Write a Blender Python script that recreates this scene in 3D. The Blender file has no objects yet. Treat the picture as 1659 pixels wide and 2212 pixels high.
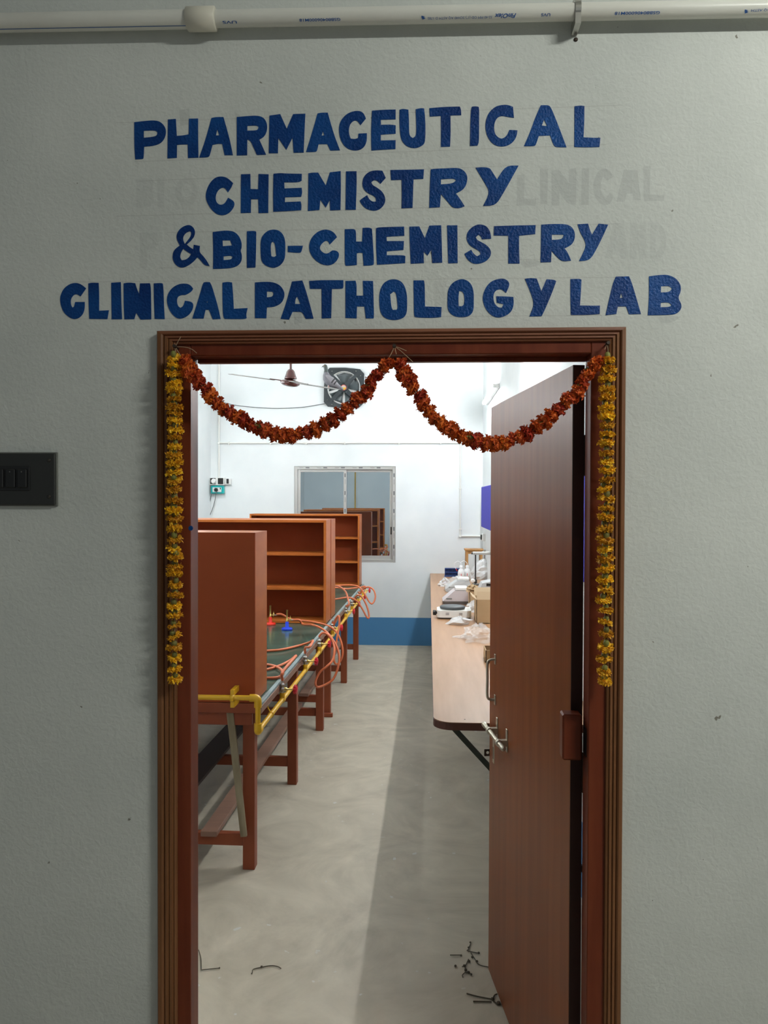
import bpy, math, random
from math import pi, sin, cos, radians, sqrt
from mathutils import Vector, Matrix, geometry
random.seed(7)
C = bpy.context.scene.collection
S = bpy.context.scene

# ------------------------------------------------------------------ camera
FPX = 1660.0
CAM = Vector((0, -1.83, 1.70))
RM = Matrix.Rotation(radians(3.0), 3, 'Z') @ Matrix.Rotation(pi/2 - radians(.85), 3, 'X') @ Matrix.Rotation(radians(.18), 3, 'Z')
cd = bpy.data.cameras.new('camera'); cam = bpy.data.objects.new('camera', cd); C.objects.link(cam)
cd.sensor_fit = 'VERTICAL'; cd.sensor_height = 36; cd.lens = 36*FPX/2212
cd.clip_start = .05
cam.matrix_world = Matrix.Translation(CAM) @ RM.to_4x4()
S.camera = cam

# ------------------------------------------------------------------ light
w = bpy.data.worlds.new('world'); S.world = w; w.use_nodes = True
w.node_tree.nodes['Background'].inputs[0].default_value = (.55, .60, .62, 1)
w.node_tree.nodes['Background'].inputs[1].default_value = .24
S.view_settings.view_transform = 'Standard'; S.view_settings.look = 'None'
S.view_settings.gamma = 1; S.view_settings.use_curve_mapping = False
S.view_settings.exposure = 0.0
TUBE_RF = 230.0    # emission of the tubes inside the room: right wall far, right wall near, left wall
TUBE_RN = 300.0
TUBE_L = 190.0
TUBE_OUT = 455.0   # emission of the corridor tube

# ------------------------------------------------------------------ helpers
def ray(px, py): return RM @ Vector(((px-829.5)/FPX, (1106-py)/FPX, -1))
def W(px, py, y):
    d = ray(px, py); return CAM + d*((y-CAM.y)/d.y)
def Zp(px, py, z):
    d = ray(px, py); return CAM + d*((z-CAM.z)/d.z)
def Xp(px, py, x):
    d = ray(px, py); return CAM + d*((x-CAM.x)/d.x)
def Pl(px, py, p, n):
    d = ray(px, py); return CAM + d*((p-CAM).dot(n)/d.dot(n))

MATS = {}
def mat(name, col, rough=.5, metal=0, col2=None, nscale=8, bump=0, bscale=60, stretch=(1,1,1), alpha=1, trans=0,
        emit=None, spec=.5, rnd=0, coat=0, detail=4, contrast=(.35,.65), sheen=0):
    m = bpy.data.materials.new(name); m.use_nodes = True
    nt = m.node_tree; b = nt.nodes['Principled BSDF']; L = nt.links
    b.inputs['Base Color'].default_value = (*col, 1)
    b.inputs['Roughness'].default_value = rough; b.inputs['Metallic'].default_value = metal
    b.inputs['Specular IOR Level'].default_value = spec
    b.inputs['Alpha'].default_value = alpha; b.inputs['Transmission Weight'].default_value = trans
    b.inputs['Coat Weight'].default_value = coat
    tc = nt.nodes.new('ShaderNodeTexCoord'); mp = nt.nodes.new('ShaderNodeMapping')
    L.new(tc.outputs['Object'], mp.inputs[0]); mp.inputs['Scale'].default_value = stretch
    out = None
    if col2:
        n = nt.nodes.new('ShaderNodeTexNoise'); n.inputs['Scale'].default_value = nscale; n.inputs['Detail'].default_value = detail
        L.new(mp.outputs[0], n.inputs['Vector'])
        r = nt.nodes.new('ShaderNodeValToRGB'); r.color_ramp.elements[0].position = contrast[0]; r.color_ramp.elements[1].position = contrast[1]
        r.color_ramp.elements[0].color = (*col, 1); r.color_ramp.elements[1].color = (*col2, 1)
        L.new(n.outputs['Fac'], r.inputs[0]); out = r.outputs[0]
        L.new(out, b.inputs['Base Color'])
    if rnd:
        oi = nt.nodes.new('ShaderNodeObjectInfo'); h = nt.nodes.new('ShaderNodeHueSaturation')
        mr = nt.nodes.new('ShaderNodeMapRange'); mr.inputs[3].default_value = 1-rnd; mr.inputs[4].default_value = 1+rnd
        L.new(oi.outputs['Random'], mr.inputs[0]); L.new(mr.outputs[0], h.inputs['Value'])
        mh = nt.nodes.new('ShaderNodeMapRange'); mh.inputs[3].default_value = .5-rnd*.05; mh.inputs[4].default_value = .5+rnd*.05
        L.new(oi.outputs['Random'], mh.inputs[0]); L.new(mh.outputs[0], h.inputs['Hue'])
        if out: L.new(out, h.inputs['Color'])
        else: h.inputs['Color'].default_value = (*col, 1)
        L.new(h.outputs[0], b.inputs['Base Color'])
    if bump:
        n2 = nt.nodes.new('ShaderNodeTexNoise'); n2.inputs['Scale'].default_value = bscale; n2.inputs['Detail'].default_value = 5
        L.new(mp.outputs[0], n2.inputs['Vector'])
        bp = nt.nodes.new('ShaderNodeBump'); bp.inputs['Strength'].default_value = bump; bp.inputs['Distance'].default_value = .004
        L.new(n2.outputs['Fac'], bp.inputs['Height']); L.new(bp.outputs[0], b.inputs['Normal'])
    if emit:
        b.inputs['Emission Color'].default_value = (*emit[:3], 1); b.inputs['Emission Strength'].default_value = emit[3]
    MATS[name] = m
    return m

def hexc(r, g, b):
    f = lambda c: (c/255/12.92) if c/255 <= .04045 else ((c/255+.055)/1.055)**2.4
    return (f(r), f(g), f(b))

# plaster of the corridor side: fine grain, patchy repaint, chips
def plaster():
    m = mat('corridor_plaster', (.60,.62,.585), .75)
    nt = m.node_tree; L = nt.links; b = nt.nodes['Principled BSDF']; N = nt.nodes.new
    tc = [n for n in nt.nodes if n.type == 'TEX_COORD'][0]
    big = N('ShaderNodeTexNoise'); big.inputs['Scale'].default_value = 1.6; big.inputs['Detail'].default_value = 7; big.inputs['Roughness'].default_value = .6
    L.new(tc.outputs['Object'], big.inputs['Vector'])
    r = N('ShaderNodeValToRGB'); r.color_ramp.elements[0].position = .3; r.color_ramp.elements[1].position = .7
    r.color_ramp.elements[0].color = (.53,.555,.525,1); r.color_ramp.elements[1].color = (.66,.68,.64,1)
    L.new(big.outputs['Fac'], r.inputs[0])
    sp = N('ShaderNodeTexNoise'); sp.inputs['Scale'].default_value = 34; sp.inputs['Detail'].default_value = 3
    L.new(tc.outputs['Object'], sp.inputs['Vector'])
    r2 = N('ShaderNodeValToRGB'); r2.color_ramp.elements[0].position = .255; r2.color_ramp.elements[1].position = .275
    r2.color_ramp.elements[0].color = (.35,.32,.28,1); r2.color_ramp.elements[1].color = (1,1,1,1)
    L.new(sp.outputs['Fac'], r2.inputs[0])
    mx = N('ShaderNodeMix'); mx.data_type = 'RGBA'; mx.blend_type = 'MULTIPLY'; mx.inputs[0].default_value = 1
    L.new(r.outputs[0], mx.inputs[6]); L.new(r2.outputs[0], mx.inputs[7]); L.new(mx.outputs[2], b.inputs['Base Color'])
    g = N('ShaderNodeTexNoise'); g.inputs['Scale'].default_value = 85; g.inputs['Detail'].default_value = 6; g.inputs['Distortion'].default_value = .5
    L.new(tc.outputs['Object'], g.inputs['Vector'])
    g2 = N('ShaderNodeTexNoise'); g2.inputs['Scale'].default_value = 13; g2.inputs['Detail'].default_value = 4; g2.inputs['Distortion'].default_value = 1.2
    L.new(tc.outputs['Object'], g2.inputs['Vector'])
    ad = N('ShaderNodeMath'); ad.operation = 'MULTIPLY_ADD'; ad.inputs[1].default_value = .9
    L.new(g2.outputs['Fac'], ad.inputs[0]); L.new(g.outputs['Fac'], ad.inputs[2])
    bp = N('ShaderNodeBump'); bp.inputs['Strength'].default_value = .44; bp.inputs['Distance'].default_value = .0035
    L.new(ad.outputs[0], bp.inputs['Height']); L.new(bp.outputs[0], b.inputs['Normal'])
    return m

def room_paint():   # white wall with a blue painted dado 0.33 m high
    m = mat('room_paint', (.80,.83,.84), .6)
    nt = m.node_tree; L = nt.links; b = nt.nodes['Principled BSDF']; N = nt.nodes.new
    tc = [n for n in nt.nodes if n.type == 'TEX_COORD'][0]
    geo = N('ShaderNodeNewGeometry'); sx = N('ShaderNodeSeparateXYZ'); L.new(geo.outputs['Position'], sx.inputs[0])
    lt = N('ShaderNodeMath'); lt.operation = 'LESS_THAN'; lt.inputs[1].default_value = .327
    L.new(sx.outputs['Z'], lt.inputs[0])
    no = N('ShaderNodeTexNoise'); no.inputs['Scale'].default_value = 2.5; no.inputs['Detail'].default_value = 6
    L.new(tc.outputs['Object'], no.inputs['Vector'])
    r = N('ShaderNodeValToRGB'); r.color_ramp.elements[0].position = .3; r.color_ramp.elements[1].position = .7
    r.color_ramp.elements[0].color = (.74,.78,.79,1); r.color_ramp.elements[1].color = (.82,.85,.855,1)
    L.new(no.outputs['Fac'], r.inputs[0])
    mx = N('ShaderNodeMix'); mx.data_type = 'RGBA'
    L.new(lt.outputs[0], mx.inputs[0]); L.new(r.outputs[0], mx.inputs[6]); mx.inputs[7].default_value = (.06,.21,.42,1)
    L.new(mx.outputs[2], b.inputs['Base Color'])
    return m

def cement():
    m = mat('cement_floor', (.4,.39,.36), .5)
    nt = m.node_tree; L = nt.links; b = nt.nodes['Principled BSDF']; N = nt.nodes.new
    tc = [n for n in nt.nodes if n.type == 'TEX_COORD'][0]
    n1 = N('ShaderNodeTexNoise'); n1.inputs['Scale'].default_value = 1.9; n1.inputs['Detail'].default_value = 9; n1.inputs['Roughness'].default_value = .62; n1.inputs['Distortion'].default_value = 2.2
    L.new(tc.outputs['Object'], n1.inputs['Vector'])
    wv = N('ShaderNodeTexWave'); wv.wave_type = 'RINGS'; wv.rings_direction = 'Z'; wv.inputs['Scale'].default_value = 2.2; wv.inputs['Distortion'].default_value = 9
    wv.inputs['Detail'].default_value = 5; wv.inputs['Detail Scale'].default_value = 1.6
    mp = N('ShaderNodeMapping'); mp.inputs['Location'].default_value = (1.6, -.4, 0); L.new(tc.outputs['Object'], mp.inputs[0]); L.new(mp.outputs[0], wv.inputs['Vector'])
    ad = N('ShaderNodeMath'); ad.operation = 'MULTIPLY_ADD'; ad.inputs[1].default_value = .045; L.new(wv.outputs['Fac'], ad.inputs[0]); L.new(n1.outputs['Fac'], ad.inputs[2])
    r = N('ShaderNodeValToRGB'); r.color_ramp.elements[0].position = .36; r.color_ramp.elements[1].position = .74
    r.color_ramp.elements[0].color = (.42,.37,.285,1); r.color_ramp.elements[1].color = (.60,.535,.42,1)
    L.new(ad.outputs[0], r.inputs[0])
    n3 = N('ShaderNodeTexNoise'); n3.inputs['Scale'].default_value = 17; n3.inputs['Detail'].default_value = 2; L.new(tc.outputs['Object'], n3.inputs['Vector'])
    r3 = N('ShaderNodeValToRGB'); r3.color_ramp.elements[0].position = .71; r3.color_ramp.elements[1].position = .74
    r3.color_ramp.elements[0].color = (0,0,0,1); r3.color_ramp.elements[1].color = (1,1,1,1); L.new(n3.outputs['Fac'], r3.inputs[0])
    mx = N('ShaderNodeMix'); mx.data_type = 'RGBA'; mx.inputs[7].default_value = (.58,.57,.53,1)
    L.new(r3.outputs[0], mx.inputs[0]); L.new(r.outputs[0], mx.inputs[6]); L.new(mx.outputs[2], b.inputs['Base Color'])
    bp = N('ShaderNodeBump'); bp.inputs['Strength'].default_value = .25; bp.inputs['Distance'].default_value = .004
    L.new(ad.outputs[0], bp.inputs['Height']); L.new(bp.outputs[0], b.inputs['Normal'])
    return m
plaster(); room_paint(); cement()
mat('ceiling_paint', (.8,.81,.8), .8)
WOODS = (26, 26, 2.2)
mat('frame_wood', (.115,.020,.007), .40, col2=(.16,.034,.012), nscale=1, stretch=WOODS, spec=.22)
mat('architrave_wood', (.15,.060,.021), .5, col2=(.20,.084,.032), nscale=1.2, stretch=WOODS, spec=.3)
mat('architrave_wood_across', (.165,.052,.02), .5, col2=(.215,.075,.03), nscale=1.2, stretch=(2.2,26,26))
mat('leaf_laminate', (.165,.038,.006), .37, col2=(.215,.056,.012), nscale=1, stretch=(22,22,1.1), spec=.2, bump=.03, bscale=2)
mat('leaf_edge', (.03,.009,.006), .6)  # near-black: shade of the leaf's hinge edge put into the colour; also a dark board
mat('cabinet_wood', (.33,.078,.014), .40, col2=(.39,.105,.02), nscale=.8, stretch=(5,5,20), spec=.25)
mat('cabinet_back', (.27,.052,.014), .55, col2=(.30,.06,.017), nscale=3, spec=.15)
mat('table_wood', (.24,.055,.022), .45, col2=(.29,.075,.032), nscale=1, stretch=(3,20,3), spec=.25)
mat('shelf_wood_lit', (.40,.105,.018), .45, col2=(.46,.135,.026), nscale=.8, stretch=(5,5,20), spec=.25)  # brighter copy of cabinet_wood, its lift standing in for light on the shelves
mat('stretcher_wood', (.23,.125,.085), .5, col2=(.28,.15,.10), nscale=1, stretch=(3,20,3))
mat('batten_wood', (.19,.145,.08), .65, col2=(.34,.28,.18), nscale=1.3, stretch=(14,14,3))
mat('green_slab', (.030,.072,.055), .20, col2=(.07,.125,.10), nscale=2, stretch=(1.2,5,1), detail=6)
mat('pale_edge', (.20,.27,.275), .45, col2=(.30,.36,.36), nscale=10)
mat('yellow_paint', (.70,.39,.012), .32)
mat('brass', (.55,.40,.13), .3, 1)
mat('steel', (.52,.51,.47), .32, 1)
mat('aged_steel', (.50,.46,.37), .38, .85)
mat('red_plastic', (.62,.015,.03), .3)
mat('burner_red', (.72,.03,.015), .35); mat('burner_blue', (.01,.05,.62), .35)
mat('rubber_orange', (.62,.15,.055), .42)
mat('white_pvc', (.74,.74,.68), .30, col2=(.68,.67,.61), nscale=3)
mat('coupling_pvc', (.68,.65,.55), .4)
mat('pipe_print', (.02,.10,.34), .5)
mat('conduit', (.78,.78,.74), .4)
mat('letter_blue', (.0025,.028,.145), .33, col2=(.005,.065,.25), nscale=5, bump=.75, bscale=170, spec=.18)
mat('ghost_paint', (.36,.38,.41), .8, alpha=.11)
mat('ghost_faint', (.36,.38,.41), .8, alpha=.06)
mat('pencil', (.30,.20,.17), .9, alpha=.13)
mat('white_patch', (.80,.81,.77), .8, alpha=.16)
mat('black_plate', (.022,.023,.021), .38); mat('black_plastic', (.009,.009,.009), .3); mat('screw_dark', (.06,.055,.045), .4, .6)
mat('plate_edge', (.16,.165,.15), .4)
mat('marigold_orange', (.60,.085,.008), .7, col2=(.42,.045,.007), nscale=55, rnd=.24)
mat('marigold_orange_b', (.74,.16,.012), .7, col2=(.52,.075,.008), nscale=55, rnd=.2)
mat('marigold_yellow', (.86,.50,.012), .65, col2=(.70,.33,.01), nscale=60, rnd=.22)
mat('calyx_green', (.17,.165,.03), .6, rnd=.2)
mat('twine', (.40,.28,.17), .8)
mat('nail', (.05,.035,.025), .5, .5)
mat('aluminium', (.55,.55,.53), .38, .55)
mat('film_mark', (.10,.10,.11), .6)
mat('glass_out', (.012,.014,.016), .04, spec=.5)
mat('exhaust_black', (.032,.038,.041), .38, spec=.3)
mat('exhaust_blade', (.055,.068,.073), .35)
mat('louvre', (.85,.85,.84), .6)
mat('sticker_white', (.45,.40,.36), .5); mat('sticker_yellow', (.55,.34,.01), .5); mat('sticker_red', (.7,.06,.05), .5)
mat('fan_maroon', (.07,.018,.016), .22, coat=.5); mat('fan_blade', (.20,.185,.165), .35)
mat('pigeon', (.13,.125,.145), .7, col2=(.18,.175,.195), nscale=30); mat('pigeon_neck', (.052,.066,.062), .5); mat('pigeon_wing', (.26,.25,.27), .7)
mat('pigeon_bar', (.03,.03,.033), .7); mat('pigeon_leg', (.35,.08,.06), .6); mat('eye_orange', (.7,.2,.02), .3)
mat('teal_plastic', (.0,.36,.36), .35); mat('white_plastic', (.80,.80,.78), .35); mat('grey_cable', (.10,.105,.105), .5)
mat('counter_top', (.33,.178,.088), .38, col2=(.39,.22,.12), nscale=1, stretch=(20,1.6,20), detail=6, spec=.3)
mat('counter_edge', (.085,.026,.014), .4)
mat('bracket_green', (.03,.036,.022), .5)
mat('board_blue', (.045,.04,.40), .85, col2=(.055,.05,.46), nscale=40)
mat('carton', (.40,.27,.145), .8, col2=(.45,.31,.17), nscale=6); mat('carton_flap', (.52,.39,.25), .8)
mat('stool_wood', (.42,.20,.06), .45, col2=(.50,.26,.09), nscale=1, stretch=(10,10,3))
mat('rack_blue', (.012,.045,.19), .35)
mat('bottle_white', (.80,.82,.84), .35); mat('red_tip', (.6,.02,.03), .4)
mat('instrument_grey', (.50,.51,.52), .4); mat('mauve_plastic', (.57,.51,.52), .4); mat('dark_base', (.10,.085,.08), .5)
mat('hotplate_white', (.80,.80,.77), .3); mat('hotplate_iron', (.055,.06,.065), .5)
mat('clear_film', (.85,.86,.86), .12, alpha=.22, spec=.8); mat('milky_film', (.80,.81,.82), .25, alpha=.62)
mat('screen_grey', (.20,.22,.22), .2)
mat('twig', (.085,.07,.045), .8); mat('pebble', (.55,.55,.52), .8)
mat('tube_glow_rf', (1,1,1), .5, emit=(.94,.99,1.0,TUBE_RF)); mat('tube_glow_rn', (1,1,1), .5, emit=(.96,.99,1.0,TUBE_RN)); mat('tube_glow_l', (1,1,1), .5, emit=(.94,.99,1.0,TUBE_L)); mat('tube_glow_out', (1,1,1), .5, emit=(.98,1.0,.93,TUBE_OUT))
mat('fixture_white', (.75,.75,.73), .5)
# mirror-like tinted window glass
def tinted():
    m = mat('tinted_glass', (.015,.02,.022), .03)
    nt = m.node_tree; L = nt.links
    g = nt.nodes.new('ShaderNodeBsdfGlossy'); g.inputs['Color'].default_value = (.80,.93,1.0,1); g.inputs['Roughness'].default_value = .012
    mx = nt.nodes.new('ShaderNodeMixShader'); mx.inputs[0].default_value = .5
    L.new(nt.nodes['Principled BSDF'].outputs[0], mx.inputs[1]); L.new(g.outputs[0], mx.inputs[2])
    L.new(mx.outputs[0], nt.nodes['Material Output'].inputs['Surface'])
tinted()

WM = {}
class MB:
    def __init__(s): s.v = []; s.f = []; s.mi = []; s.sm = []
    def add(s, vs, fs, mi=0, smooth=False):
        o = len(s.v); s.v += [Vector(p) for p in vs]
        for f in fs: s.f.append(tuple(o+i for i in f)); s.mi.append(mi); s.sm.append(smooth)
        return s
    def box(s, a, b, mi=0, bev=0):
        x0,y0,z0 = [min(a[i],b[i]) for i in range(3)]; x1,y1,z1 = [max(a[i],b[i]) for i in range(3)]
        if bev <= 0:
            vs = [(x0,y0,z0),(x1,y0,z0),(x1,y1,z0),(x0,y1,z0),(x0,y0,z1),(x1,y0,z1),(x1,y1,z1),(x0,y1,z1)]
            return s.add(vs, [(3,2,1,0),(4,5,6,7),(0,1,5,4),(1,2,6,5),(2,3,7,6),(3,0,4,7)], mi)
        e = min(bev, (x1-x0)*.45, (y1-y0)*.45, (z1-z0)*.45)
        vs = []; idx = {}
        for sx in (0,1):
            for sy in (0,1):
                for sz in (0,1):
                    cx, cy, cz = (x0,x1)[sx], (y0,y1)[sy], (z0,z1)[sz]
                    dx, dy, dz = (e,-e)[sx], (e,-e)[sy], (e,-e)[sz]
                    idx[sx,sy,sz] = len(vs)
                    vs += [(cx,cy+dy,cz+dz),(cx+dx,cy,cz+dz),(cx+dx,cy+dy,cz)]
        I = lambda a,b,c,k: idx[a,b,c]+k
        fs = []
        for q in (0,1):
            fs.append([I(q,0,0,0),I(q,1,0,0),I(q,1,1,0),I(q,0,1,0)]); fs.append([I(0,q,0,1),I(1,q,0,1),I(1,q,1,1),I(0,q,1,1)]); fs.append([I(0,0,q,2),I(1,0,q,2),I(1,1,q,2),I(0,1,q,2)])
        for a in (0,1):
            for b_ in (0,1):
                fs.append([I(0,a,b_,1),I(1,a,b_,1),I(1,a,b_,2),I(0,a,b_,2)])
                fs.append([I(a,0,b_,0),I(a,1,b_,0),I(a,1,b_,2),I(a,0,b_,2)])
                fs.append([I(a,b_,0,0),I(a,b_,1,0),I(a,b_,1,1),I(a,b_,0,1)])
        for k in idx.values(): fs.append([k,k+1,k+2])
        cen = Vector(((x0+x1)/2,(y0+y1)/2,(z0+z1)/2)); out = []
        for f in fs:
            p = [Vector(vs[i]) for i in f]; n = (p[1]-p[0]).cross(p[2]-p[0]); m_ = sum(p, Vector())/len(p)
            out.append(f if n.dot(m_-cen) >= 0 else f[::-1])
        return s.add(vs, out, mi)
    def tube(s, path, r, n=10, mi=0, cap=True, smooth=True):
        P = [Vector(p) for p in path]; rs = r if isinstance(r, (list, tuple)) else [r]*len(P)
        t = (P[1]-P[0]).normalized(); u = t.orthogonal().normalized(); vs = []
        for i, p in enumerate(P):
            t2 = ((P[i+1]-p) if i == 0 else (p-P[i-1]) if i == len(P)-1 else (P[i+1]-P[i-1])).normalized()
            u = (u - t2*u.dot(t2)); u = u.normalized() if u.length > 1e-6 else t2.orthogonal().normalized()
            b = t2.cross(u)
            for k in range(n):
                a = 2*pi*k/n; vs.append(p + (u*cos(a)+b*sin(a))*rs[i])
        fs = [(i*n+k, i*n+(k+1)%n, (i+1)*n+(k+1)%n, (i+1)*n+k) for i in range(len(P)-1) for k in range(n)]
        s.add(vs, fs, mi, smooth)
        if cap:
            s.add(vs[:n], [tuple(range(n))[::-1]], mi); s.add(vs[-n:], [tuple(range(n))], mi)   # caps keep their own corners
        return s
    def cyl(s, a, b, r, n=14, mi=0): return s.tube([a, b], r, n, mi)
    def lathe(s, c, axis, prof, n=18, mi=0, smooth=True):   # prof: (r, h) list along axis
        ax = Vector(axis).normalized(); u = ax.orthogonal().normalized(); b = ax.cross(u); c = Vector(c)
        vs = [c+ax*h+(u*cos(2*pi*k/n)+b*sin(2*pi*k/n))*max(r,1e-5) for r, h in prof for k in range(n)]
        fs = [(i*n+k, i*n+(k+1)%n, (i+1)*n+(k+1)%n, (i+1)*n+k) for i in range(len(prof)-1) for k in range(n)]
        s.add(vs, fs, mi, smooth)
        s.add(vs[:n], [tuple(range(n))[::-1]], mi); return s.add(vs[-n:], [tuple(range(n))], mi)
    def prism(s, loops, mapf, d, mi=0):    # loops in 2D (outer + holes); mapf(u,v)->front point; d: depth vector to the back
        tris = geometry.tessellate_polygon([[Vector((p[0],p[1],0)) for p in l] for l in loops])
        flat = [p for l in loops for p in l]; fr = [Vector(mapf(*p)) for p in flat]; d = Vector(d); n = len(fr)
        vs = fr+[p+d for p in fr]; fs = []
        for t in tris:
            a,b,c = [fr[i] for i in t]
            if (b-a).cross(c-a).dot(d) > 0: t = t[::-1]
            fs.append(tuple(t)); fs.append(tuple(i+n for i in t[::-1]))
        o = 0
        for l in loops:
            m = len(l)
            for i in range(m): fs.append((o+i, o+(i+1)%m, n+o+(i+1)%m, n+o+i))
            o += m
        return s.add(vs, fs, mi)
    def build(s, name, mats, parent=None, world=True):
        if isinstance(mats, str): mats = [mats]
        me = bpy.data.meshes.new(name)
        M = WM.get(parent) if (parent and world) else None
        vs = [M.inverted() @ v for v in s.v] if M else s.v
        me.from_pydata([tuple(v) for v in vs], [], s.f)
        for m in mats: me.materials.append(MATS[m])
        me.polygons.foreach_set('material_index', s.mi); me.polygons.foreach_set('use_smooth', s.sm); me.update()
        return link(name, me, parent)
def link(name, me, parent=None):
    o = bpy.data.objects.new(name, me); C.objects.link(o)
    if parent: o.parent = parent; WM[o] = WM[parent]
    else: WM[o] = Matrix.Identity(4)
    return o
def tag(o, label=None, cat=None, group=None, kind=None):
    if label: o['label'] = label
    if cat: o['category'] = cat
    if group: o['group'] = group
    if kind: o['kind'] = kind
    return o
def thing(name, loc, label, cat, group=None, rz=0, kind=None):
    o = bpy.data.objects.new(name, None); C.objects.link(o); o.empty_display_size = .05
    o.location = loc; o.rotation_euler = (0, 0, rz)
    WM[o] = Matrix.Translation(Vector(loc)) @ Matrix.Rotation(rz, 4, 'Z')
    return tag(o, label, cat, group, kind)
def spline(pts, k=6):
    P = [Vector(p) for p in pts]; P = [P[0]*2-P[1]]+P+[P[-1]*2-P[-2]]; out = []
    for i in range(1, len(P)-2):
        a,b,c,d = P[i-1:i+3]
        for j in range(k):
            t = j/k
            out.append(.5*((2*b)+(c-a)*t+(2*a-5*b+4*c-d)*t*t+(3*b-a-3*c+d)*t**3))
    return out+[P[-2]]
def bx(name, a, b, m, parent, bev=0, world=True):
    return MB().box(a, b, 0, bev).build(name, m, parent, world)

# ------------------------------------------------------------------ the shell
YB = 7.17; XL = -2.53; XR = .68; ZC = 3.5; WT = .13
OX0, OX1, OZ = -.61, .44, 2.085           # wall opening
wf = MB()
def quad(p, mi): wf.add(p, [(0,1,2,3)], mi)
xa, xb = -3.6, 3.2
for (x0,x1,z0,z1) in ((xa,OX0,0,ZC),(OX1,xb,0,ZC),(OX0,OX1,OZ,ZC)):
    quad([(x0,0,z0),(x1,0,z0),(x1,0,z1),(x0,0,z1)], 0)
    quad([(x1,WT,z0),(x0,WT,z0),(x0,WT,z1),(x1,WT,z1)], 1)
quad([(OX0,0,0),(OX0,0,OZ),(OX0,WT,OZ),(OX0,WT,0)], 1); quad([(OX1,0,0),(OX1,WT,0),(OX1,WT,OZ),(OX1,0,OZ)], 1)
quad([(OX0,0,OZ),(OX1,0,OZ),(OX1,WT,OZ),(OX0,WT,OZ)], 1)
quad([(xa,0,0),(xa,0,ZC),(xa,WT,ZC),(xa,WT,0)], 0); quad([(xb,0,0),(xb,WT,0),(xb,WT,ZC),(xb,0,ZC)], 0)
wall = tag(wf.build('wall_front', ['corridor_plaster','room_paint']), kind='structure')
tag(MB().box((XL-.12,WT,0),(XL,YB,ZC)).build('wall_left', 'room_paint'), kind='structure')
tag(MB().box((XR,WT,0),(XR+.12,YB,ZC)).build('wall_right', 'room_paint'), kind='structure')
wx0, wz0 = W(635,1215,YB).x, W(745,1215,YB).z; wx1, wz1 = W(855,1007,YB).x, W(745,1007,YB).z
bwall = MB()
for a,b in (((XL-.12,YB,0),(wx0,YB+.12,ZC)),((wx1,YB,0),(XR+.12,YB+.12,ZC)),((wx0,YB,0),(wx1,YB+.12,wz0)),((wx0,YB,wz1),(wx1,YB+.12,ZC))): bwall.box(a,b)
wback = tag(bwall.build('wall_back', 'room_paint'), kind='structure')
tag(MB().box((-3.6,-3.2,-.1),(3.2,YB+.12,0)).build('floor', 'cement_floor'), kind='structure')
tag(MB().box((-3.6,-2.6,ZC),(3.2,YB+.12,ZC+.1)).build('ceiling', 'ceiling_paint'), kind='structure')

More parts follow.
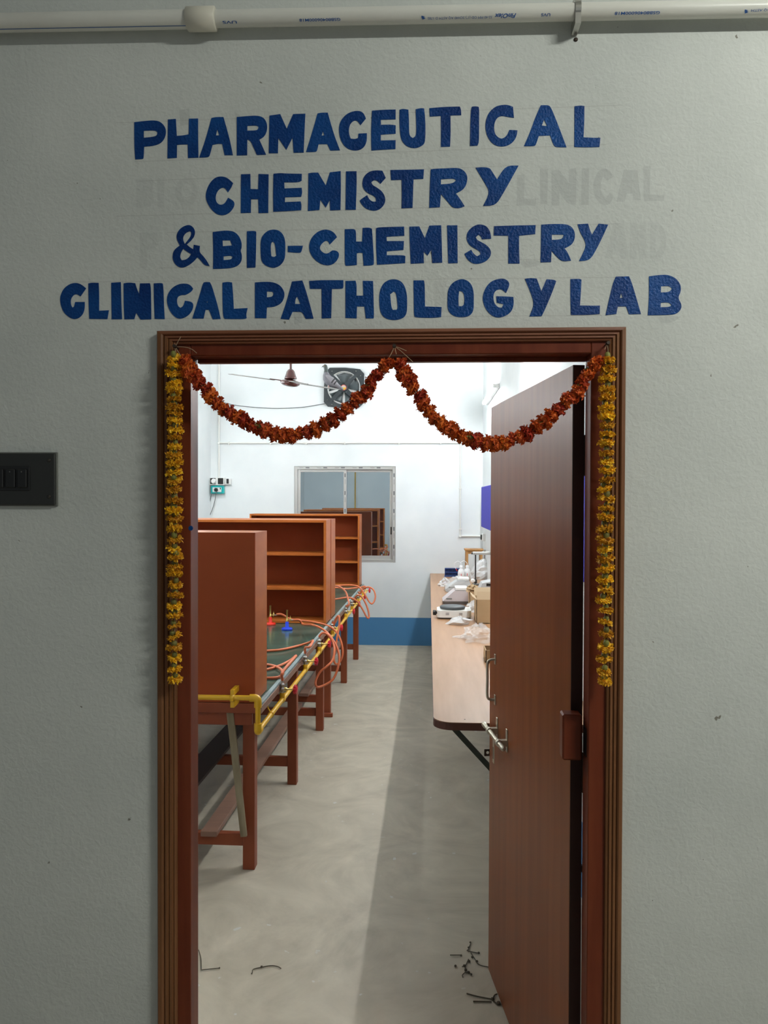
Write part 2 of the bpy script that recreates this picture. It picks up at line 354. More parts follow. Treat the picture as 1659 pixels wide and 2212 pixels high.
# ------------------------------------------------------------------ lettering on the wall
def chaikin(poly, it=2, lim=58):
    for _ in range(it):
        out = []; n = len(poly)
        for i in range(n):
            a, b, c = Vector(poly[i-1]), Vector(poly[i]), Vector(poly[(i+1)%n])
            d1, d2 = b-a, c-b
            if d1.length < 1e-6 or d2.length < 1e-6: continue
            if math.degrees(d1.angle(d2)) < lim: out += [tuple(b+(a-b)*.25), tuple(b+(c-b)*.25)]
            else: out.append(tuple(b))
        poly = out
    return poly
K = 350/1659
LET = [
# row 1  (view origin, letter, loops)
((270,220),'P',[[(95,208),(200,195),(300,188),(360,202),(405,245),(422,300),(408,370),(365,425),(290,450),(195,458),(190,575),(180,585),(105,588),(97,480),(95,350)],[(192,295),(300,290),(330,305),(333,330),(310,355),(192,368)]]),
((270,220),'H',[[(440,180),(520,174),(525,260),(530,348),(600,343),(652,332),(655,172),(748,170),(748,350),(752,570),(645,574),(642,435),(580,435),(532,440),(530,572),(435,578),(437,400)]]),
((270,220),'A',[[(885,165),(930,155),(1008,155),(1035,250),(1075,395),(1105,545),(1020,545),(995,430),(950,428),(895,440),(875,520),(862,560),(835,568),(760,570),(820,400),(860,260)],[(945,280),(965,343),(930,343)]]),
((270,220),'R',[[(1145,155),(1250,145),(1350,140),(1410,155),(1445,195),(1458,250),(1450,310),(1420,360),(1375,385),(1445,540),(1350,543),(1300,430),(1280,395),(1252,385),(1250,545),(1145,548),(1145,350)],[(1252,245),(1345,240),(1368,255),(1362,280),(1345,292),(1252,295)]]),
((610,220),'M',[[(-132,140),(-22,125),(45,275),(110,125),(235,120),(225,330),(218,518),(115,520),(104,365),(40,490),(-42,370),(-46,525),(-139,525),(-135,300)]]),
((610,220),'A',[[(360,118),(400,110),(465,110),(475,150),(510,270),(545,380),(590,495),(490,497),(460,432),(370,432),(355,500),(340,512),(243,513),(290,360),(335,210)],[(415,300),(430,343),(402,345)]]),
((610,220),'C',[[(855,170),(800,237),(770,195),(740,188),(700,215),(680,270),(682,330),(700,375),(740,382),(775,370),(780,325),(865,320),(865,400),(840,460),(790,495),(720,498),(650,470),(600,400),(580,320),(580,240),(610,170),(670,115),(740,92),(800,93),(835,120)]]),
((610,220),'E',[[(918,90),(1040,80),(1160,78),(1160,178),(1008,182),(1010,235),(1110,232),(1160,240),(1160,325),(1008,335),(1008,395),(1160,392),(1158,482),(1040,488),(912,497),(908,300)]]),
((610,220),'U',[[(1200,80),(1235,70),(1290,80),(1297,200),(1297,320),(1310,355),(1335,370),(1362,355),(1372,320),(1370,200),(1365,75),(1420,63),(1452,68),(1465,200),(1465,400),(1440,445),(1380,472),(1320,472),(1260,445),(1218,390),(1205,320),(1198,200)]]),
((950,210),'T',[[(-107,112),(50,98),(205,95),(218,125),(220,183),(110,185),(112,380),(105,505),(12,507),(14,350),(12,190),(-102,197)]]),
((950,210),'I',[[(320,105),(340,92),(390,95),(405,105),(402,300),(402,460),(385,495),(310,498),(312,300)]]),
((950,210),'C',[[(760,210),(690,200),(640,188),(590,205),(560,260),(555,330),(570,385),(610,420),(645,425),(690,390),(712,335),(795,338),(790,390),(760,450),(700,495),(630,507),(560,490),(500,430),(468,340),(468,250),(500,160),(560,100),(620,80),(690,75),(750,98)]]),
((950,210),'A',[[(1035,82),(1118,80),(1140,110),(1165,165),(1210,280),(1260,410),(1298,512),(1200,510),(1170,500),(1130,390),(1015,395),(985,485),(970,500),(862,500),(920,370),(985,190)],[(1068,228),(1100,295),(1045,290)]]),
((950,210),'L',[[(1380,92),(1440,84),(1482,90),(1480,250),(1472,410),(1560,415),(1645,415),(1635,508),(1500,512),(1378,508),(1380,300)]]),
# row 2
((430,350),'C',[[(348,215),(330,260),(295,310),(270,270),(240,258),(195,285),(168,345),(172,400),(200,435),(240,438),(270,415),(297,365),(350,395),(365,425),(350,475),(300,530),(235,548),(170,530),(105,460),(65,370),(75,290),(115,205),(170,155),(230,145),(290,160)]]),
((430,350),'H',[[(430,125),(525,122),(527,275),(605,278),(610,122),(712,125),(710,300),(708,520),(610,522),(605,380),(532,380),(530,518),(428,522),(428,300)]]),
((430,350),'E',[[(762,120),(830,112),(900,118),(1052,120),(1050,190),(1020,207),(872,207),(875,270),(1050,263),(1057,310),(1045,355),(880,360),(878,410),(1040,403),(1050,440),(1045,492),(900,502),(760,508),(758,300)]]),
((430,350),'M',[[(1120,115),(1160,108),(1220,108),(1298,240),(1340,105),(1450,92),(1452,300),(1448,490),(1342,495),(1338,390),(1297,465),(1242,385),(1232,490),(1115,500),(1118,300)]]),
((430,350),'I',[[(1505,95),(1612,93),(1615,200),(1605,488),(1500,488),(1502,300)]]),
((770,345),'S',[[(300,185),(245,247),(215,215),(180,205),(152,230),(165,260),(210,285),(265,325),(298,390),(290,450),(250,500),(200,522),(140,518),(80,490),(35,430),(35,412),(110,362),(130,405),(165,430),(200,428),(200,395),(180,370),(120,345),(70,300),(58,240),(75,170),(130,120),(200,107),(265,112)]]),
((770,345),'T',[[(348,105),(520,102),(692,98),(685,195),(585,200),(580,330),(575,492),(462,497),(465,350),(462,205),(355,208)]]),
((770,345),'R',[[(760,100),(800,92),(920,88),(1040,82),(1095,105),(1130,150),(1138,200),(1120,270),(1080,315),(1018,345),(1050,385),(1108,475),(1055,497),(985,492),(930,425),(865,352),(855,485),(745,492),(750,330)],[(865,200),(1000,190),(1020,212),(985,243),(865,252)]]),
((770,345),'Y',[[(1220,82),(1280,75),(1365,82),(1385,115),(1440,200),(1528,60),(1660,60),(1600,170),(1500,350),(1425,468),(1297,472),(1368,332),(1310,230)]]),
# row 3
((360,470),'&',[[(225,72),(265,90),(290,130),(288,180),(255,230),(205,275),(240,305),(272,325),(278,278),(340,290),(333,350),(375,395),(410,440),(440,495),(390,490),(345,435),(315,405),(270,455),(215,495),(160,515),(110,500),(70,455),(58,395),(75,330),(135,285),(105,230),(100,180),(125,125),(170,90)],[(240,138),(255,155),(245,195),(215,235),(185,270),(168,230),(168,195),(195,155)],[(168,318),(210,350),(250,372),(235,400),(200,430),(155,437),(137,410),(140,370)]]),
((360,470),'B',[[(472,148),(540,138),(620,132),(690,142),(740,185),(767,250),(768,310),(755,335),(770,380),(768,440),(735,490),(670,515),(590,522),(475,525),(478,350)],[(572,233),(650,232),(670,285),(575,293)],[(582,395),(660,388),(675,405),(660,430),(583,435)]]),
((360,470),'I',[[(822,140),(900,135),(917,145),(915,350),(908,510),(822,515),(820,350)]]),
((360,470),'O',[[(1090,120),(1150,130),(1195,175),(1215,240),(1215,360),(1208,425),(1175,480),(1120,512),(1075,515),(1010,490),(968,445),(962,350),(962,240),(980,185),(1030,135)],[(1085,245),(1110,265),(1122,390),(1100,405),(1072,395),(1065,330),(1068,260)]]),
((360,470),'-',[[(1240,290),(1300,288),(1395,288),(1380,350),(1360,362),(1240,352)]]),
((660,470),'C',[[(322,200),(248,275),(230,240),(205,235),(165,265),(142,310),(165,350),(210,372),(245,358),(275,332),(325,342),(345,370),(335,420),(295,470),(235,492),(160,478),(85,425),(40,350),(35,280),(60,205),(120,145),(190,120),(250,128),(295,155)]]),
((660,470),'H',[[(402,120),(500,115),(518,140),(518,245),(580,245),(585,105),(655,102),(680,115),(690,250),(703,470),(690,488),(595,492),(585,362),(550,358),(525,365),(525,485),(415,495),(403,485),(402,300)]]),
((660,470),'E',[[(722,110),(745,98),(1010,92),(1012,185),(830,195),(832,240),(1008,240),(1003,330),(832,345),(832,385),(1005,385),(1022,395),(1020,465),(870,475),(732,482),(722,300)]]),
((660,470),'M',[[(1063,92),(1165,90),(1222,210),(1268,82),(1390,78),(1395,250),(1400,460),(1298,465),(1287,330),(1250,388),(1210,350),(1212,465),(1078,472),(1068,280)]]),
((660,470),'I',[[(1450,80),(1555,78),(1557,300),(1558,465),(1462,468),(1455,280)]]),
((1000,470),'S',[[(290,215),(195,222),(185,190),(160,175),(132,200),(145,230),(200,255),(260,295),(290,345),(282,400),(235,450),(165,473),(105,473),(45,430),(15,370),(85,328),(105,365),(145,397),(180,375),(178,350),(140,325),(75,290),(38,235),(38,170),(70,115),(130,75),(180,68),(240,85),(280,140)]]),
((1000,470),'T',[[(320,88),(530,80),(745,77),(740,168),(575,185),(575,330),(580,470),(465,470),(465,185),(315,183)]]),
((1000,470),'R',[[(802,72),(900,65),(1050,65),(1110,90),(1145,140),(1148,215),(1115,280),(1040,315),(1070,350),(1108,440),(1015,450),(960,400),(908,340),(903,455),(795,458),(800,300)],[(910,173),(1032,175),(1025,205),(995,225),(910,228)]]),
((1000,470),'Y',[[(1175,68),(1282,62),(1300,125),(1322,175),(1390,62),(1488,72),(1420,220),(1365,330),(1300,437),(1188,445),(1262,300),(1250,235),(1200,150)]]),
# row 4
((120,590),'C',[[(312,155),(255,238),(215,212),(180,225),(155,265),(155,320),(172,352),(190,345),(200,295),(298,295),(298,360),(280,420),(240,460),(190,472),(140,455),(80,400),(50,320),(45,240),(80,160),(140,112),(205,97),(260,112)]]),
((120,590),'L',[[(335,105),(370,97),(440,100),(445,200),(445,385),(545,380),(530,470),(345,467),(338,300)]]),
((120,590),'I',[[(570,98),(668,92),(672,300),(680,470),(575,472),(572,300)]]),
((120,590),'N',[[(697,105),(750,95),(815,103),(835,165),(855,215),(865,105),(965,103),(975,140),(978,300),(980,472),(870,475),(825,405),(805,470),(705,472),(697,300)]]),
((120,590),'I',[[(1005,105),(1090,100),(1102,115),(1108,300),(1117,470),(1015,468),(1008,300)]]),
((120,590),'C',[[(1408,158),(1390,190),(1330,225),(1290,222),(1250,240),(1240,290),(1255,340),(1280,355),(1310,335),(1325,282),(1385,290),(1412,315),(1405,370),(1365,430),(1300,465),(1240,465),(1175,400),(1140,310),(1142,230),(1185,155),(1260,110),(1340,105),(1385,125)]]),
((120,590),'A',[[(1510,100),(1530,90),(1580,92),(1600,130),(1630,230),(1660,330),(1690,468),(1610,472),(1570,375),(1535,375),(1515,465),(1400,465),(1440,340),(1480,210)],[(1552,282),(1558,302),(1547,302)]]),
((460,590),'L',[[(97,97),(150,88),(195,95),(205,200),(213,365),(355,357),(340,420),(345,460),(320,470),(120,468),(103,440),(98,280)]]),
((460,590),'P',[[(430,95),(530,87),(620,92),(690,125),(730,185),(733,245),(700,310),(630,345),(552,350),(547,462),(430,460),(430,300)],[(552,187),(610,190),(622,215),(605,243),(552,248)]]),
((460,590),'A',[[(810,85),(915,75),(940,140),(985,290),(1030,465),(950,468),(915,400),(885,395),(815,395),(795,440),(778,475),(693,467),(745,320),(790,160)],[(862,240),(895,315),(840,315),(845,262)]]),
((460,590),'T',[[(985,80),(1100,72),(1335,72),(1337,145),(1325,160),(1218,160),(1215,300),(1210,460),(1115,463),(1112,160),(993,160)]]),
((460,590),'H',[[(1357,80),(1460,77),(1472,120),(1470,230),(1540,230),(1535,78),(1640,80),(1650,440),(1645,463),(1565,463),(1550,342),(1475,340),(1472,463),(1357,458),(1357,270)]]),
((800,585),'O',[[(240,83),(310,100),(355,160),(375,240),(378,330),(375,430),(345,480),(270,505),(190,500),(130,470),(98,410),(90,300),(95,210),(130,130),(180,95)],[(240,212),(265,225),(282,375),(270,398),(230,400),(215,370),(203,240)]]),
((800,585),'L',[[(442,98),(548,97),(557,125),(560,365),(730,370),(725,472),(640,482),(462,477),(447,460),(445,280)]]),
((800,585),'O',[[(920,82),(980,90),(1030,130),(1058,200),(1060,300),(1058,410),(1020,460),(960,475),(880,472),(820,440),(790,390),(790,280),(795,190),(840,120)],[(910,205),(945,212),(963,250),(963,335),(945,362),(905,362),(902,280)]]),
((800,585),'G',[[(1430,140),(1390,227),(1350,190),(1310,188),(1270,215),(1258,270),(1270,335),(1310,375),(1345,378),(1365,342),(1295,325),(1290,260),(1380,262),(1465,267),(1470,340),(1450,410),(1400,455),(1320,482),(1250,465),(1185,400),(1150,310),(1155,230),(1200,140),(1260,95),(1350,75),(1405,95)]]),
((1130,580),'Y',[[(18,105),(75,97),(140,103),(165,170),(187,232),(240,110),(320,115),(340,130),(300,240),(250,360),(215,440),(190,488),(65,490),(115,365),(80,250)]]),
((1130,580),'L',[[(485,108),(580,105),(598,115),(592,250),(582,378),(700,380),(787,380),(785,465),(640,475),(490,475),(485,300)]]),
((1130,580),'A',[[(950,82),(1085,80),(1115,150),(1160,300),(1207,465),(1085,468),(1055,388),(970,388),(955,465),(845,478),(880,320),(920,150)],[(1003,255),(1022,300),(990,302)]]),
((1130,580),'B',[[(1290,80),(1400,65),(1480,63),(1560,95),(1612,160),(1618,230),(1585,300),(1620,360),(1622,410),(1580,462),(1500,475),(1278,478),(1290,300)],[(1413,180),(1500,178),(1525,205),(1500,240),(1410,245)],[(1410,350),(1495,345),(1520,375),(1495,395),(1408,395)]]),
]
def wall_shape(name, org, loops, m, y, label=None, smooth=True, flat=False):
    lp = [chaikin(l) if smooth else l for l in loops]
    if flat:
        mb = MB(); f2 = [p for l in lp for p in l]
        tr = geometry.tessellate_polygon([[Vector((p[0],p[1],0)) for p in l] for l in lp])
        mb.add([W(org[0]+u*K, org[1]+v*K, y) for u,v in f2], [tuple(t) for t in tr])
    else: mb = MB().prism(lp, lambda u,v: W(org[0]+u*K, org[1]+v*K, y), (0,-y,0))
    o = mb.build(name, m, wall)
    if label: o['label'] = label
    return o
for org, ch, loops in LET:
    wall_shape('painted_letter', org, loops, 'letter_blue', -.0012, 'blue hand-painted %s' % ({'&':'ampersand','-':'hyphen'}.get(ch, 'capital '+ch)))
GH = [((1090,345),[[(125,160),(205,150),(200,400),(325,400),(320,470),(125,470)]],0),
((1090,345),[[(362,95),(445,95),(435,455),(365,455)]],0),
((1090,345),[[(480,110),(555,100),(660,240),(660,100),(735,80),(730,460),(650,460),(560,330),(560,470),(480,470)]],0),
((1090,345),[[(790,90),(865,85),(860,465),(785,465)]],0),
((1090,345),[[(1110,180),(1050,215),(1010,170),(975,260),(1000,360),(1040,390),(1080,330),(1115,380),(1080,455),(1020,470),(950,430),(905,320),(915,200),(960,110),(1030,85),(1080,110)]],0),
((1090,345),[[(1220,100),(1360,110),(1395,415),(1320,415),(1310,350),(1250,350),(1230,430),(1145,430)]],0),
((1090,345),[[(1420,65),(1495,65),(1485,360),(1635,360),(1630,420),(1425,425)]],0),
((1090,470),[[(1110,60),(1220,60),(1270,420),(1190,420),(1170,340),(1110,340),(1100,420),(1030,420)]],1),
((1090,470),[[(1285,50),(1350,50),(1385,200),(1385,50),(1450,50),(1450,420),(1385,420),(1350,260),(1350,420),(1285,420)]],1),
((1090,470),[[(1490,50),(1580,50),(1650,140),(1655,320),(1590,430),(1490,420)],[(1545,110),(1600,170),(1600,300),(1545,370)]],1),
((302,500),[[(0,15),(170,10),(205,90),(165,175),(75,190),(75,370),(0,370)],[(75,75),(125,75),(130,120),(75,125)]],1),
((295,378),[[(0,40),(100,30),(170,60),(170,140),(150,170),(180,230),(170,300),(100,340),(0,340)]],1),
((340,378),[[(0,30),(70,30),(70,330),(0,330)]],1),
((372,378),[[(150,15),(230,50),(270,170),(230,290),(150,330),(60,290),(20,170),(60,60)],[(150,80),(200,130),(200,220),(150,265),(95,220),(95,130)]],1),
((855,605),[[(400,10),(520,10),(500,120),(540,330),(420,330),(380,200)]],1),
((560,655),[[(345,60),(430,70),(440,200),(360,210)]],0),
((385,232),[[(10,30),(110,10),(130,170),(20,190)]],0),
((440,240),[[(320,10),(400,60),(420,330),(350,330),(330,150)]],0),
((1120,560),[[(10,30),(160,0),(240,30),(200,70),(60,90)]],0),
((1420,682),[[(0,20),(120,0),(240,10),(160,70),(40,80)]],0)]
for org, loops, faint in GH:
    wall_shape('painted_over_letter', org, loops, 'ghost_faint' if faint else 'ghost_paint', -.0004, 'faint grey ghost of an old painted-over letter', flat=True)
for a,b in (((250,266),(1345,228)),((290,350),(1310,313)),((300,392),(1120,358)),((250,468),(1100,445)),((360,503),(1340,484)),((340,580),(1200,560)),((150,610),(1340,600)),((150,690),(1300,682))):
    p, q = W(*a,-.0004), W(*b,-.0004)
    MB().add([p,q,q+Vector((0,0,.0018)),p+Vector((0,0,.0018))],[(0,1,2,3)]).build('pencil_line', 'pencil', wall)
#wall_shape('white_overpaint', (1110,340), [[(20,60),(150,10),(250,20),(260,80),(900,60),(1400,20),(1430,40),(1430,90),(260,120),(40,110)]], 'white_patch', -.0002, flat=True)

# ------------------------------------------------------------------ PVC pipe along the top
PA, PB = W(-120,52,-.033), W(1800,15,-.033)
pd = (PB-PA).normalized(); pn = Vector((0,-1,0)); pu = pd.cross(pn).normalized()
def onpipe(px):    # point of the axis seen at column px
    best = min((abs((lambda c: 829.5+FPX*c.x/-c.z)(RM.transposed() @ (PA.lerp(PB,t/800)-CAM))-px), t) for t in range(801)); return PA.lerp(PB, best[1]/800)
pvc = thing('water_pipe', onpipe(800), 'white plastic water pipe clamped along the wall above the lettering', 'pipe')
cA, cB = onpipe(403), onpipe(466)
MB().cyl(PA, cA.lerp(cB,.3), .0205, 28).build('pipe_length', 'white_pvc', pvc)
MB().cyl(cA.lerp(cB,.7), PB, .0185, 28).build('pipe_length', 'white_pvc', pvc)
MB().lathe(cA, pd, [(.0225,0),(.026,.002),(.0262,(cB-cA).length-.002),(.0225,(cB-cA).length)], 28).build('coupling', 'coupling_pvc', pvc)
kc = onpipe(1245)
cl = MB()
for i in range(15):
    a0, a1 = -.15*pi+i*1.3*pi/15, -.15*pi+(i+1)*1.3*pi/15
    q = []
    for r in (.0187,.0215):
        for a in (a0,a1):
            for s in (-.0065,.0065): q.append(kc+pd*s+(pn*sin(a)+pu*cos(a))*r)
    cl.add(q, [(4,5,7,6),(0,2,3,1),(0,4,6,2),(1,3,7,5)], 0)
lo = kc-pu*.02; 
for sg in (-1, 1):
    e = kc+pu*sg*.024
    cl.box((e.x-.0065, e.y-.018, e.z-.012), (e.x+.0065, 0-.0005, e.z+.012))
cl.build('saddle_clamp', 'steel', pvc)
for (px,py,r) in ((1246,67,.004),(1244,85,.005)):
    p = W(px,py,-.0015); MB().lathe(p,(0,1,0),[(r*.4,-.001),(r,0),(r,.0012)],9).build('drill_hole','nail',wall)
def pipe_text(txt, px0, px1, ang, size, shear=0, m='pipe_print', r=.0187, bold=0):
    cu = bpy.data.curves.new('t','FONT'); cu.body = txt; cu.size = size; cu.shear = shear; cu.offset = bold; cu.resolution_u = 3
    ob = bpy.data.objects.new('t', cu); C.objects.link(ob); bpy.context.view_layer.update()
    me = bpy.data.meshes.new_from_object(ob.evaluated_get(bpy.context.evaluated_depsgraph_get())); bpy.data.objects.remove(ob)
    xs = [v.co.x for v in me.vertices]; x0, x1 = min(xs), max(xs)
    a, b = onpipe(px0), onpipe(px1)
    vs = []
    for v in me.vertices:
        t = (v.co.x-x0)/(x1-x0)                       # reads from right to left: printed upside down
        th = ang + (v.co.y-size*.35)/r
        vs.append(b.lerp(a,t)+(pn*cos(th)+pu*sin(th))*(r+.0003))
    mb = MB().add(vs, [tuple(p.vertices) for p in me.polygons])
    o = mb.build('print', m, pvc); o['label'] = 'small blue upside-down print'; return o
pipe_text('UVS', 483, 513, .95, .0085, bold=.0001)
pipe_text('GSB80406000M18', 648, 737, .88, .0085, bold=.0001)
pipe_text('UVS', 1168, 1187, .80, .0085, bold=.0001)
pipe_text('FinOlex', 1068, 1113, .83, .0125, shear=.3, bold=.0003)
pipe_text('32-40 MM OD (1") SCH40 AQ ASTM D 1785', 925, 1062, .95, .0075)
pipe_text('GSB80406000M18', 1326, 1421, .80, .0085, bold=.0001)
pipe_text('D 1785 AQ ASTM', 1618, 1690, .75, .0065)
for px in (915, 1607):
    p = onpipe(px); mb = MB()
    for k, s in enumerate((-1,0,1)):
        q = []
        for uu,vv in ((-.004,-.002),(.004,0),(-.004,.002)): 
            th = .85+(vv+s*.002)/.0187; q.append(p+pd*(uu+k*.001)+(pn*cos(th)+pu*sin(th))*.019)
        mb.add(q,[(0,1,2)])
    mb.build('print','pipe_print',pvc)
st = MB(); a, b = PA, cA
q = []
for pp in (a,b):
    for th in (1.16,1.24): q.append(pp+(pn*cos(th)+pu*sin(th))*.0208)
st.add(q,[(0,1,3,2)]).build('print_stripe','pipe_print',pvc)

# ------------------------------------------------------------------ switchboard at the left
sx1 = W(118,979,-.014).x; sz1 = W(118,979,-.014).z; sz0 = W(118,1091,-.014).z; sx0 = sx1-.30
sb = thing('switchboard', ((sx0+sx1)/2,0,sz0), 'black rectangular switchboard on the wall left of the doorway', 'switchboard')
bx('back_box', (sx0-.002,-.006,sz0-.003), (sx1+.002,0,sz1+.003), 'plate_edge', sb, .001)
bx('cover_plate', (sx0,-.014,sz0), (sx1,-.006,sz1), 'black_plate', sb, .002)
for px,py in ((106,994),(106,1073)):
    p = W(px,py,-.014); MB().lathe(p,(0,-1,0),[(.0045,0),(.0045,.001),(.003,.002)],12).build('screw','screw_dark',sb)
    p2 = Vector((sx0+(sx1-p.x),p.y,p.z)); MB().lathe(p2,(0,-1,0),[(.0045,0),(.0045,.001),(.003,.002)],12).build('screw','screw_dark',sb)
ma, mb_ = W(65,1007,-.014), W(65,1060,-.014)
bx('switch_panel', (ma.x-.16,-.0165,mb_.z), (ma.x,-.014,ma.z), 'black_plastic', sb, .001)
for i in range(5):
    x = ma.x-.006-i*.029
    sw = bx('switch', (x-.024,-.021,mb_.z+.007), (x,-.0165,ma.z-.007), 'black_plastic', sb, .003)
    MB().lathe((x-.012,-.021,ma.z-.014),(0,-1,0),[(.0014,0),(.0014,.0006)],8).build('indicator','plate_edge',sw)

# ------------------------------------------------------------------ door frame
fr = thing('trim_1', (-.085,0,0), 'reddish brown wooden door frame with grooved architrave around the doorway', 'door frame', kind='structure')
JX0, JX1 = -.562, .388; HZ = 2.046; FD = .056
axL, axR, azT = -.640, .465, 2.104
aiL, aiR, aiT = -.594, .427, 2.073
bx('jamb', (OX0+.001,-.006,0), (JX0,FD,HZ+.03), 'frame_wood', fr, .002)
bx('jamb', (JX1,-.006,0), (OX1-.001,FD,HZ+.03), 'frame_wood', fr, .002)
bx('head', (JX0,-.006,HZ), (JX1,FD,OZ-.002), 'frame_wood', fr, .002)
# door stops: a thin strip at the back edge of jamb and head
bx('door_stop', (JX0+.004,FD-.018,HZ-.0095), (JX1,FD,HZ), 'frame_wood', fr, .001)
def architrave(kind):
    # profile across the width t (0 outer .. 1 inner), height y
    prof = [(0,0),(0,.018),(.06,.022),(.25,.023),(.33,.020),(.37,.016),(.42,.020),(.55,.020),(.60,.015),(.65,.018),(.78,.018),(.82,.013),(.88,.015),(.97,.013),(1,.010),(1,0)]
    vs = []; n = len(prof)
    for t,h in prof:
        xl, xr, zt = axL+(aiL-axL)*t, axR+(aiR-axR)*t, azT+(aiT-azT)*t
        if kind == 'l': vs += [(xl,-h,0),(xl,-h,zt)]
        elif kind == 'r': vs += [(xr,-h,0),(xr,-h,zt)]
        else: vs += [(xl,-h,zt),(xr,-h,zt)]
    fs = [(2*i,2*i+1,2*i+3,2*i+2) for i in range(n-1)]+[tuple(range(0,2*n,2)), tuple(range(1,2*n,2))[::-1]]
    if kind == 'r': fs = [f[::-1] for f in fs]
    if kind == 't': fs = [f[::-1] for f in fs]
    o = MB().add(vs,fs).build('architrave', 'architrave_wood_across' if kind == 't' else 'architrave_wood', fr)
for k in 'lrt': architrave(k)
p = W(412,1141,-.0065); MB().lathe(p,(0,-1,0),[(.006,0),(.0055,.0006)],12).build('paint_spot','letter_blue',fr)
p = Vector((JX1-.001,.03,W(1266,1600,.03).z)); bx('strike_slot',(JX1-.0015,.012,p.z-.034),(JX1+.0005,.045,p.z+.034),'black_plastic',fr)

# ------------------------------------------------------------------ door leaf, swung into the room
H0 = Vector((.362,.078,.012)); H1 = Vector((.237,.934,.012)); ld = (H1-H0); LL = ld.length; th = math.atan2(ld.y, ld.x)
LT = 2.034-.012
leaf = thing('door_1', H0, 'brown laminate door leaf standing open into the laboratory', 'door', rz=th, kind='structure')
bx('panel', (0,-.03,0), (LL,0,LT), 'leaf_laminate', leaf, .0015, world=False)
bx('hinge_edge_shade', (-.0012,-.0295,.001), (.001,-.0005,LT-.001), 'leaf_edge', leaf, 0, world=False)  # thin dark strip painting the shadow on the edge facing the corridor
ln = Vector((-sin(th), cos(th), 0))
def onleaf(px, py, off=0):
    p = Pl(px, py, H0+ln*off, ln); q = WM[leaf].inverted() @ p; return q
for zz in (.25, 1.02, 1.80):
    MB().cyl((-.006,-.034,zz-.05),(-.006,-.034,zz+.05),.006,10).build('hinge','nail',leaf,False)
h0, h1 = onleaf(1070,1424), onleaf(1070,1512)
hs = (h0.x+h1.x)/2
hd = MB().tube(spline([(hs,.002,h0.z),(hs,.018,h0.z-.002),(hs,.028,h0.z-.014),(hs,.028,(h0.z+h1.z)/2),(hs,.028,h1.z+.014),(hs,.018,h1.z+.002),(hs,.002,h1.z)],5), .0045, 10)
for z in (h0.z, h1.z): hd.box((hs-.008,0,z-.018),(hs+.008,.003,z+.018),0,.001)
hd.build('pull_handle','aged_steel',leaf,False)
# aldrop bolt
b0, b1 = onleaf(1052,1573,.028), onleaf(1088,1618,.028)
bz = (b0.z+b1.z)/2
al = MB().lathe((b1.x,.028,bz),(1,0,0),[(.004,0),(.0078,.004),(.0082,.02),(.0082,b0.x-b1.x+.02),(.010,b0.x-b1.x+.022),(.010,b0.x-b1.x+.045),(.007,b0.x-b1.x+.048)],14)
al.build('bolt_rod','aged_steel',leaf,False)
for s in (.28,.85):
    x = b1.x+(b0.x-b1.x)*s
    br = MB().lathe((x-.009,.028,bz),(1,0,0),[(.0085,0),(.0115,0),(.0115,.018),(.0085,.018)],14)
    br.box((x-.009,0,bz+.008),(x+.009,.003,bz+.045),0,.001).box((x-.009,0,bz-.03),(x+.009,.003,bz-.008),0,.001).box((x-.009,.0,bz-.010),(x+.009,.022,bz+.010))
    br.build('bolt_bracket','aged_steel',leaf,False)
xh = onleaf(1067,1600,.02).x
hp = MB().box((xh-.010,.020,bz-.10),(xh+.010,.0225,bz-.0),0,.001)
hp.box((xh-.003,.0224,bz-.085),(xh+.003,.0232,bz-.045),1)
hp.build('hasp',['aged_steel','nail'],leaf,False)
p = onleaf(1054,1630,.01)
mbk = MB(); c = Vector((LL+.002,0,p.z))
outer = [(-.011,-.0125),(.011,-.0125),(.0125,-.011),(.0125,.011),(.011,.0125),(-.011,.0125),(-.0125,.011),(-.0125,-.011)]
hole = [(.0055*cos(a*pi/6),.0055*sin(a*pi/6)) for a in range(12)]
mbk.prism([outer,hole], lambda u,v: (LL+.0005, .006+u, c.z+v), (.002,0,0))
mbk.build('staple_ring','nail',leaf,False)
ba, bb = W(1214,1641,.04), W(1257,1543,.04)
bx('wooden_block', (ba.x,.034,ba.z), (bb.x,.0772,bb.z), 'frame_wood', leaf, .004)

